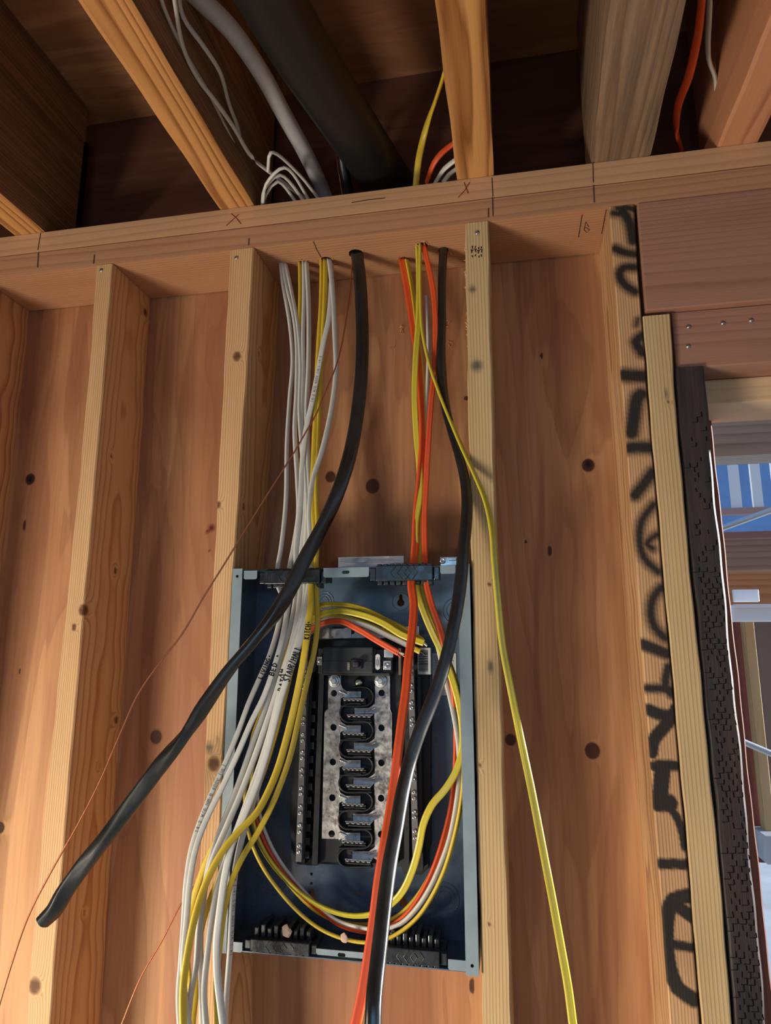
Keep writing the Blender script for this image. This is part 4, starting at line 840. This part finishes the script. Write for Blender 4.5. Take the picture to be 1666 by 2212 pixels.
mb.extrude(pl([(902, 1462), (908, 1462), (914, 1880), (905, 1880)], .052), .052, .073)
for k in range(12):
    b_ = 1515+k*29.5; x_ = 672-k*1.3
    mb.extrude(pl([(x_, b_), (x_+10, b_), (x_+10, b_+15), (x_, b_+15)], .053), .053, .072)
mb.build('side_rail', M_BLK, base)
# line-side cross strip
mb = MB(); hs = [[(U(px, py, y=.056)[0]+.0028*math.cos(q), U(px, py, y=.056)[2]+.0028*math.sin(q)) for q in np.linspace(0, 6.283, 13)[:-1]] for px, py in ((709, 1369), (762, 1366), (840, 1363))]
mb.extrude(pl([(662, 1360), (905, 1353), (905, 1376), (662, 1380)], .056), .056, .060, 'y', hs)
for a in (697, 745, 818, 885):
    mb.extrude(pl([(a, 1356), (a+14, 1356), (a+14, 1378), (a, 1379)], .053), .053, .0565)
mb.build('neutral_strap', M_TIN, pan)
# main breaker
mb = MB()
def bpx(mb, a, b_, y0, y1, bev=.001, mi=0):
    p0 = U(a[0], a[1], y=y0); p1 = U(b_[0], b_[1], y=y0); mb.box(p0[0], p1[0], y0, y1, p1[2], p0[2], mi, bev)
bpx(mb, (698, 1397), (806, 1455), .022, .06, .002); bpx(mb, (695, 1452), (842, 1460), .026, .06, .001); bpx(mb, (806, 1403), (848, 1455), .034, .06, .001)
bpx(mb, (806, 1400), (812, 1456), .028, .06); bpx(mb, (688, 1400), (698, 1455), .04, .06)
bpx(mb, (700, 1428), (802, 1429.5), .0212, .03, 0)
mbk = mb.build('main_breaker', M_BRK, pan)
mb = MB(); bpx(mb, (757, 1424), (782, 1445), .019, .03, .001); bpx(mb, (762, 1428), (775, 1441), .008, .022, .002); mb.build('breaker_handle', M_BLK, mbk)
mb = MB(); bpx(mb, (750, 1430), (756, 1448), .0205, .023, .0005); hw = mb.build('rating_window', plain('tan_plastic', (0.22, 0.19, 0.12), .5), mbk)
c_ = U(755.5, 1446, y=.020); mb = MB(); text_strokes('100', mb, lambda u, v: (np.array([c_[0]-v, .0203, c_[2]+u]), np.array([0, -1, 0.])), .0030, .0005, jit=0); mb.build('printing', M_PAPER, hw)
p0 = U(811, 1413, y=.026); p1 = U(821, 1447, y=.026); cx, r = (p0[0]+p1[0])/2, (p1[0]-p0[0])/2
mb = MB(); mb.extrude([(cx+r*math.cos(q), p0[2]-r+r*math.sin(q)) for q in np.linspace(0, math.pi, 9)]+[(cx+r*math.cos(q), p1[2]+r+r*math.sin(q)) for q in np.linspace(math.pi, 2*math.pi, 9)], .026, .029); ov = mb.build('rating_label', M_PAPER, mbk)
mb = MB()
for k in range(4): mb.box(cx-r*.6+k*r*.4, cx-r*.45+k*r*.4, .0256, .026, p1[2]+r*(1.2 if k % 2 else 1.8), p0[2]-r*(1.3 if k % 2 else 2.2))
mb.build('printing', M_PRINT, ov)
for a, b_, q in (((828, 1427), (845, 1447), 1), ((685, 1418), (696, 1437), 0), ((830, 1402), (850, 1420), 0)):
    mb = MB(); bpx(mb, a, b_, .030, .05, .0008); lg = mb.build('terminal_lug', M_STEEL, mbk)
    if q or a[0] < 700:
        c_ = U((a[0]+b_[0])/2, (a[1]+b_[1])/2, y=.030); sc_ = screw_mb((c_[0], .0302, c_[2]), .0042 if q else .0028); sc_.box(c_[0]-.0036, c_[0]+.0036, .0272, .0276, c_[2]-.0004, c_[2]+.0004); sc_.build('screw', M_SCREW, lg)
mb = MB(); bpx(mb, (861, 1400), (867, 1458), .036, .06, .0008); mb.build('ground_strap', plain('brown_strap', (0.14, 0.09, 0.06), .5), pan)
# bus bars, traced in the 600,1440 crop
def zz(u, v): return (600+u/4.608, 1440+v/4.608)
def zpl(pts, y): return pl([zz(u, v) for u, v in pts], y)
YBUS = .052
LV = [(248, 305), (585, 642), (932, 992), (1288, 1345), (1655, 1715)]
RV = [(413, 465), (758, 810), (1105, 1160), (1465, 1525), (1840, 1900)]
Lp = [(505, 92), (630, 92), (632, 180), (648, 218), (690, 246)]
xr = lambda v: 630-(v-240)*.0155
for i, (a, b_) in enumerate(LV):
    if i: Lp += [(xr(a)-4, a-70), (xr(a)+12, a-30), (682, a)]
    Lp += [(830-i*2, a), (830-i*2, b_), (xr(b_)+22, b_), (xr(b_), b_+14)]
Lp += [(608, 1715), (440, 1712), (467, 462), (478, 440), (500, 420)]
def zhole(u, v, r, y, n=14):
    c_ = U(*zz(u, v), y=y); return [(c_[0]+r*math.cos(2*math.pi*k/n), c_[2]+r*math.sin(2*math.pi*k/n)) for k in range(n)]
LH = [(560, 265), (556, 605), (549, 950), (544, 1305), (538, 1665)]; RH = [(1035, 262), (1033, 610), (1032, 958), (1030, 1310), (1030, 1670)]
mb = MB(); mb.extrude(zpl(Lp, YBUS), YBUS, YBUS+.002, 'y', [zhole(u, v, .0048, YBUS) for u, v in LH]); busL = mb.build('bus_bar', M_TIN, pan)
Rp = [(970, 92), (1118, 92), (1120, 425), (1138, 465), (1138, 1500), (1060, 1925), (985, 1925)]
for i, (a, b_) in reversed(list(enumerate(RV))):
    Rp += [(962, b_+6), (940, b_), (765-i*5, b_), (765-i*5, a), (905, a), (940, a-22), (968, a-45)]
mb = MB(); mb.extrude(zpl(Rp, YBUS), YBUS, YBUS+.002, 'y', [zhole(u, v, .0048, YBUS) for u, v in RH]); busR = mb.build('bus_bar', M_TIN, pan)
for bus, F2, sgn in ((busL, LV, 1), (busR, RV, -1)):
    for i, (a, b_) in enumerate(F2):
        # raised diagonal crease
        mb = MB(); q0, q1 = ((618, a-5), (685, a+28)) if sgn > 0 else ((972, a-5), (905, a+28))
        mb.tube([U(*zz(*q0), y=YBUS-.0004), U(*zz((q0[0]+q1[0])/2, (q0[1]+q1[1])/2), y=YBUS-.0010), U(*zz(*q1), y=YBUS-.0004)], .0014, 8); mb.build('crease', M_SCREW, bus)
        # upright stab below the finger
        mb = MB(); u0, u1 = ((650-i*4, 862-i*2) if sgn > 0 else (688-i*5, 935)); vv = b_+18
        p0 = U(*zz(u0, vv-12), y=.038); p1 = U(*zz(u1, vv+12), y=.038)
        mb.box(p0[0], p1[0], .038, YBUS+.004, p0[2]-.0022, p0[2]-.0004, bev=.0004)
        for k in range(5): mb.box(p0[0]+(p1[0]-p0[0])*(k+.2)/5, p0[0]+(p1[0]-p0[0])*(k+.8)/5, .0365+.001*(k % 2), .046, p0[2]-.0042, p0[2]-.0018, bev=.0006)
        mb.build('breaker_stab', M_SCREW, bus)
for (u, v), bus in (((568, 142), busL), ((1027, 142), busR)):
    c_ = U(*zz(u, v), y=YBUS); mb = MB(); mb.lathe((c_[0], YBUS, c_[2]), (0, -1, 0), [(.0098, 0), (.0098, .0012), (.0082, .0014)], 24); mb.lathe((c_[0], YBUS, c_[2]), (0, -1, 0), [(.0072, 0), (.0072, .005), (.005, .0056), (.0042, .0050), (.0036, .0064), (0, .0066)], 6, smooth=False); mb.build('bolt', M_STEEL, bus)
c_ = U(*zz(805, 160), y=.054); mb = MB(); mb.lathe((c_[0], .060, c_[2]), (0, -1, 0), [(.0075, 0), (.0075, .003)], 20, mi=1); mb.lathe((c_[0], .057, c_[2]), (0, -1, 0), [(.0062, 0), (.0058, .003), (.004, .0045), (0, .005)], 20); mb.build('rivet', [plain('rivet_metal', (.62, .62, .5), .35, 1.0), M_BLK], pan)
# serpentine insulating ridges
mb = MB()
def ridge(side, a, b_, i):
    cv = (a+b_)/2+22; R_ = 92; pts = []
    if side > 0:
        pts += [(640-i*4, cv+R_), (760, cv+R_+2)]; cx_ = 865-i*2
        pts += [(cx_+R_*math.sin(q), cv+R_*math.cos(q)) for q in np.linspace(0.1, math.pi-.1, 12)]; pts += [(800, cv-R_), (760, cv-R_+4)]
    else:
        pts += [(945, cv+R_), (820, cv+R_+2)]; cx_ = 722-i*5
        pts += [(cx_-R_*math.sin(q), cv+R_*math.cos(q)) for q in np.linspace(0.1, math.pi-.1, 12)]; pts += [(800, cv-R_), (840, cv-R_+4)]
    P = catmull(np.array([U(*zz(u, v), y=.055) for u, v in pts]), .003); P, T, W, N = frames(P)
    sweep(mb, P, W, N, [(.0016, -.004), (.0016, .006), (.0008, .0075), (-.0008, .0075), (-.0016, .006), (-.0016, -.004)])
    for dv in (34, 58):
        c0 = U(*zz(660 if side > 0 else 700, b_+dv), y=.05); c1 = U(*zz(880 if side > 0 else 930, b_+dv), y=.05); mb.box(c0[0], c1[0], .050, .060, c0[2]-.0012, c0[2]+.0012, bev=.0005)
for i, (a, b_) in enumerate(LV): ridge(1, a, b_, i)
for i, (a, b_) in enumerate(RV): ridge(-1, a, b_, i)
mb.build('insulator_ridge', M_BLK, base)
# neutral bars with paired screws
def nbar(px_top, py_top, px_bot, py_bot, wpx, vs_, xs_):
    p0 = U(px_top, py_top, y=.042); p1 = U(px_bot, py_bot, y=.042); h = wpx/1449*1.02/2; mb = MB()
    mb.extrude([(p0[0]-h, p0[2]), (p0[0]+h, p0[2]), (p1[0]+h, p1[2]), (p1[0]-h, p1[2])], .042, .055); nb = mb.build('neutral_bar', M_NBAR, pan)
    sm = None
    for v in vs_:
        py = 1440+v/4.608; f = (py-py_top)/(py_bot-py_top); c_ = p0+(p1-p0)*f
        if sm is None:
            m2 = screw_mb((0, 0, -ZO), .0030); m2.box(-.0026, .0026, -.0021, -.0017, -ZO-.0003, -ZO+.0003); m2.box(-.0003, .0003, -.0021, -.0017, -ZO-.0026, -ZO+.0026)
            sc_ = m2.build('screw', M_SCREW, None, origin=(0, 0, -ZO)); sm = sc_.data
        else: sc_ = bpy.data.objects.new('screw', sm); COL.objects.link(sc_)
        sc_.parent = nb; w_ = np.array([c_[0], .0418, c_[2]+ZO])-origin_of(pan); sc_.location = w_; sc_.rotation_euler = (0, random.random()*3, 0)
    return nb
nbar(661, 1375, 645, 1862, 12, [-260, -200, -120, -60, 60, 110, 190, 240, 375, 425, 545, 600, 710, 770, 885, 943, 1058, 1118, 1238, 1297, 1415, 1480, 1595, 1660, 1790, 1850], 0)
nbar(886, 1405, 898, 1850, 12, [30, 90, 205, 262, 380, 435, 550, 605, 740, 800, 920, 980, 1090, 1150, 1275, 1335, 1465, 1520, 1650, 1715], 0)
# labels inside
p0 = U(902, 1399, y=.06); p1 = U(931, 1457, y=.06); mb = MB(); mb.box(p0[0], p1[0], .060, .072, p1[2], p0[2], bev=.0008); bc = mb.build('barcode_label', M_PAPER, pan)
mb = MB(); z = p0[2]-.004; rr_ = random.Random(3)
while z > p1[2]+.004:
    h = rr_.choice([.0004, .0008, .0013]); mb.box(p0[0]+.0015, p0[0]+.0155, .0596, .060, z-h, z); z -= h+rr_.choice([.0005, .0009])
mb.build('printing', M_INK, bc)
p0 = U(934, 1411, y=PB-.001); p1 = U(987, 1503, y=PB-.001); mb = MB(); mb.box(p0[0], min(p1[0], PX1-.004), PB-.0012, PB-.0004, p1[2], p0[2]); il = mb.build('instruction_label', M_PAPER, pan)
mb = MB()
for k in range(26): z = p0[2]-.004-k*.0023; mb.box(p0[0]+.003, min(p1[0], PX1-.004)-rr_.uniform(.003, .015), PB-.0016, PB-.0012, z-.0005, z)
mb.build('printing', M_PRINT, il)

# ------------------------------------------------------------------ sawdust
mb = MB()
def chip(c, s_, n_=1):
    for _ in range(n_):
        d = RNG.normal(size=3); d /= np.linalg.norm(d); q = RNG.normal(size=3); q = np.cross(d, q); q /= np.linalg.norm(q)
        P = [c+d*s_*t_+q*s_*.35*math.sin(t_*3) for t_ in np.linspace(-.5, .5, 5)]; vs = []
        for p_ in P: vs += [p_+np.cross(d, q)*s_*.09, p_-np.cross(d, q)*s_*.09]
        mb.add(vs, [(2*i, 2*i+1, 2*i+3, 2*i+2) for i in range(4)])
for k in range(60):
    c_ = U(RNG.uniform(850, 1000), 0, z=0); hx = random.choice(HOLES[4:]+HOLES[1:3]); a = RNG.uniform(0, 6.28); c0 = hx[0]+np.array([math.cos(a), math.sin(a), 0])*hx[1]*RNG.uniform(1, 1.6); c0[2] = -.001; chip(c0, .006)
for k in range(60):
    z = -RNG.uniform(.03, .20); chip(np.array([dl(z)-.001, RNG.uniform(.0, .03), z]), .005)
for a, n_ in (((870, 712), 8), ((850, 745), 4), ((965, 700), 8), ((972, 745), 6)):
    for k in range(n_): chip(U(a[0]+RNG.uniform(-5, 5), a[1]+RNG.uniform(-8, 8), y=DEP-.002), .006)
tag(mb.build('sawdust', M_CHIP, fixn=False), 'loose curls of sawdust around the drilled holes and on the stud edge', 'sawdust', kind='stuff')
mb = MB()
for a, r in (((620, 2012), .0085), ((744, 2026), .0065)):
    c_ = U(*a, y=.004); bm = bmesh.new(); bmesh.ops.create_icosphere(bm, subdivisions=2, radius=1)
    for v in bm.verts: k = 1+random.uniform(-.35, .25); v.co = Vector((c_[0]+v.co.x*r*.8*k, c_[1]+v.co.y*r*.3, c_[2]+v.co.z*r*k*.9))
    mb.bm(bm)
    tag(mb.build('wood_chip', plain('chip_pale', (.55, .38, .28), .8)), 'torn pale wood chip resting on the black bottom left clamp' if a[0] == 620 else 'small pale wood chip caught under the bottom loop of cables', 'wood chip'); mb = MB()

# ------------------------------------------------------------------ outside, through the door opening
def obox(name, a, b_, y0, th_, mat, label, cat, bev=.004, ext=0.0, parent=None, build=True):
    pm = (a[1]+b_[1])/2; p0 = U(a[0], pm, y=y0); p1 = U(b_[0], pm, y=y0); p0[2] = U((a[0]+1666)/2, a[1], y=y0)[2]; p1[2] = U((a[0]+1666)/2, b_[1], y=y0)[2]; m_ = MB(); m_.box(p0[0], p1[0]+ext, y0, y0+th_, p1[2], p0[2], 0, bev); ob = m_.build(name, mat, parent)
    if label: tag(ob, label, cat)
    return ob
M_GREYW = wood('weathered', (0.50, 0.47, 0.42), (0.28, 0.25, 0.22), axis='x', period=.02, rough=.85)
M_BRNW = wood('brown_board', (0.36, 0.22, 0.15), (0.22, 0.11, 0.07), axis='x', period=.02)
M_BLUE = plain('blue_siding', (.20, .36, .66), .6, 0, .3, var=.1, vs=4)
M_WHT = plain('white_paint', (.85, .86, .88), .4, 0, .4)
M_GALV = plain('galvanised', (.55, .60, .62), .45, .6, .5, var=.15, vs=8)
obox('flashing', (1500, 858), (1700, 884), .2, .02, M_DARKHOLE, 'black strip just under the door head, above the grey deck beam', 'strip', ext=.5)
obox('deck_beam', (1500, 868), (1700, 985), 1.3, .12, M_GREYW, 'weathered grey deck beam seen at the top of the door opening', 'beam', ext=.6)
for a, b_, lb in ((1480, 1640, 'blue siding panel behind the white slats outside'),):
    obox('blue_wall', (1450, 900), (1700, 1175), 7.0, .1, M_BLUE, lb, 'wall', ext=1.5)
fen = empty('slat_railing', U(1600, 1100, y=4.0), 'white upright slat railing with rails seen outside above the brace', 'railing')
obox('rail', (1540, 1096), (1700, 1110), 4.0, .06, plain('pink_rail', (.45, .28, .24), .6), None, None, ext=.8, parent=fen)
obox('rail', (1540, 1148), (1700, 1163), 4.0, .06, plain('red_rail', (.30, .12, .09), .6), None, None, ext=.8, parent=fen)
for a in (1576, 1622, 1668): obox('slat', (a, 960), (a+22, 1097), 4.02, .03, M_WHT, None, None, parent=fen)
obox('rim_beam', (1540, 1163), (1700, 1232), 2.6, .1, M_BRNW, 'brown weathered rim beam under the slat railing outside', 'beam', ext=.5)
obox('ledger_beam', (1560, 1235), (1700, 1305), 2.9, .1, wood('orange_board', (0.42, 0.20, 0.10), (0.26, 0.11, 0.05), axis='x', period=.02), 'orange brown beam behind the white gutter outside', 'beam', ext=.5)
obox('joist_hanger', (1585, 1273), (1641, 1300), 2.55, .02, M_WHT, 'pale metal plate just above the gutter outside', 'bracket')
gut = obox('gutter', (1586, 1306), (1700, 1342), 2.45, .12, M_WHT, 'white gutter running out of frame on the right outside', 'gutter', ext=.5, bev=.012)
obox('gutter_lip', (1586, 1305), (1700, 1312), 2.43, .02, M_WHT, None, None, ext=.5, parent=gut, bev=.003)
obox('shed_wall', (1560, 1338), (1645, 1862), 3.2, .06, plywood('shed_ply', (.20, .075, .06), (.14, .05, .055), (.09, .03, .03), scale=.4), 'reddish plywood sheet wall standing outside', 'wall')
obox('shed_post', (1634, 1338), (1655, 1850), 3.1, .08, M_STUD2, 'pale upright post in front of the reddish plywood outside', 'post')
obox('shed_door', (1655, 1338), (1720, 1806), 3.3, .05, plain('dark_door', (.12, .10, .10), .6), 'dark panel beyond the pale post outside', 'panel')
obox('concrete_block', (1655, 1806), (1720, 1868), 3.0, .2, plain('block_grey', (.45, .48, .5), .8, var=.2, vs=10), 'grey block at the foot of the shed outside', 'block')
def pipe(lb, a, b_, y0, y1, r):
    m_ = MB(); m_.tube([U(*a, y=y0), (U(*a, y=y0)+U(*b_, y=y1))/2, U(*b_, y=y1)], r, 16); tag(m_.build('brace_pipe', M_GALV), lb, 'pipe', 'galvanised brace pipes')
pipe('galvanised brace pipe rising to the right outside, upper one', (1555, 1143), (1700, 1090), 2.0, 2.0, .012)
pipe('galvanised brace pipe falling to the right outside, lower one', (1600, 1600), (1700, 1642), 2.0, 2.0, .012)
mb = MB(); mb.box(-1, 9, .9, 12, -2.55, -2.45); tag(mb.build('ground', plain('pale_ground', (.55, .58, .60), .9, 0, .2, var=.2, vs=2)), kind='structure')
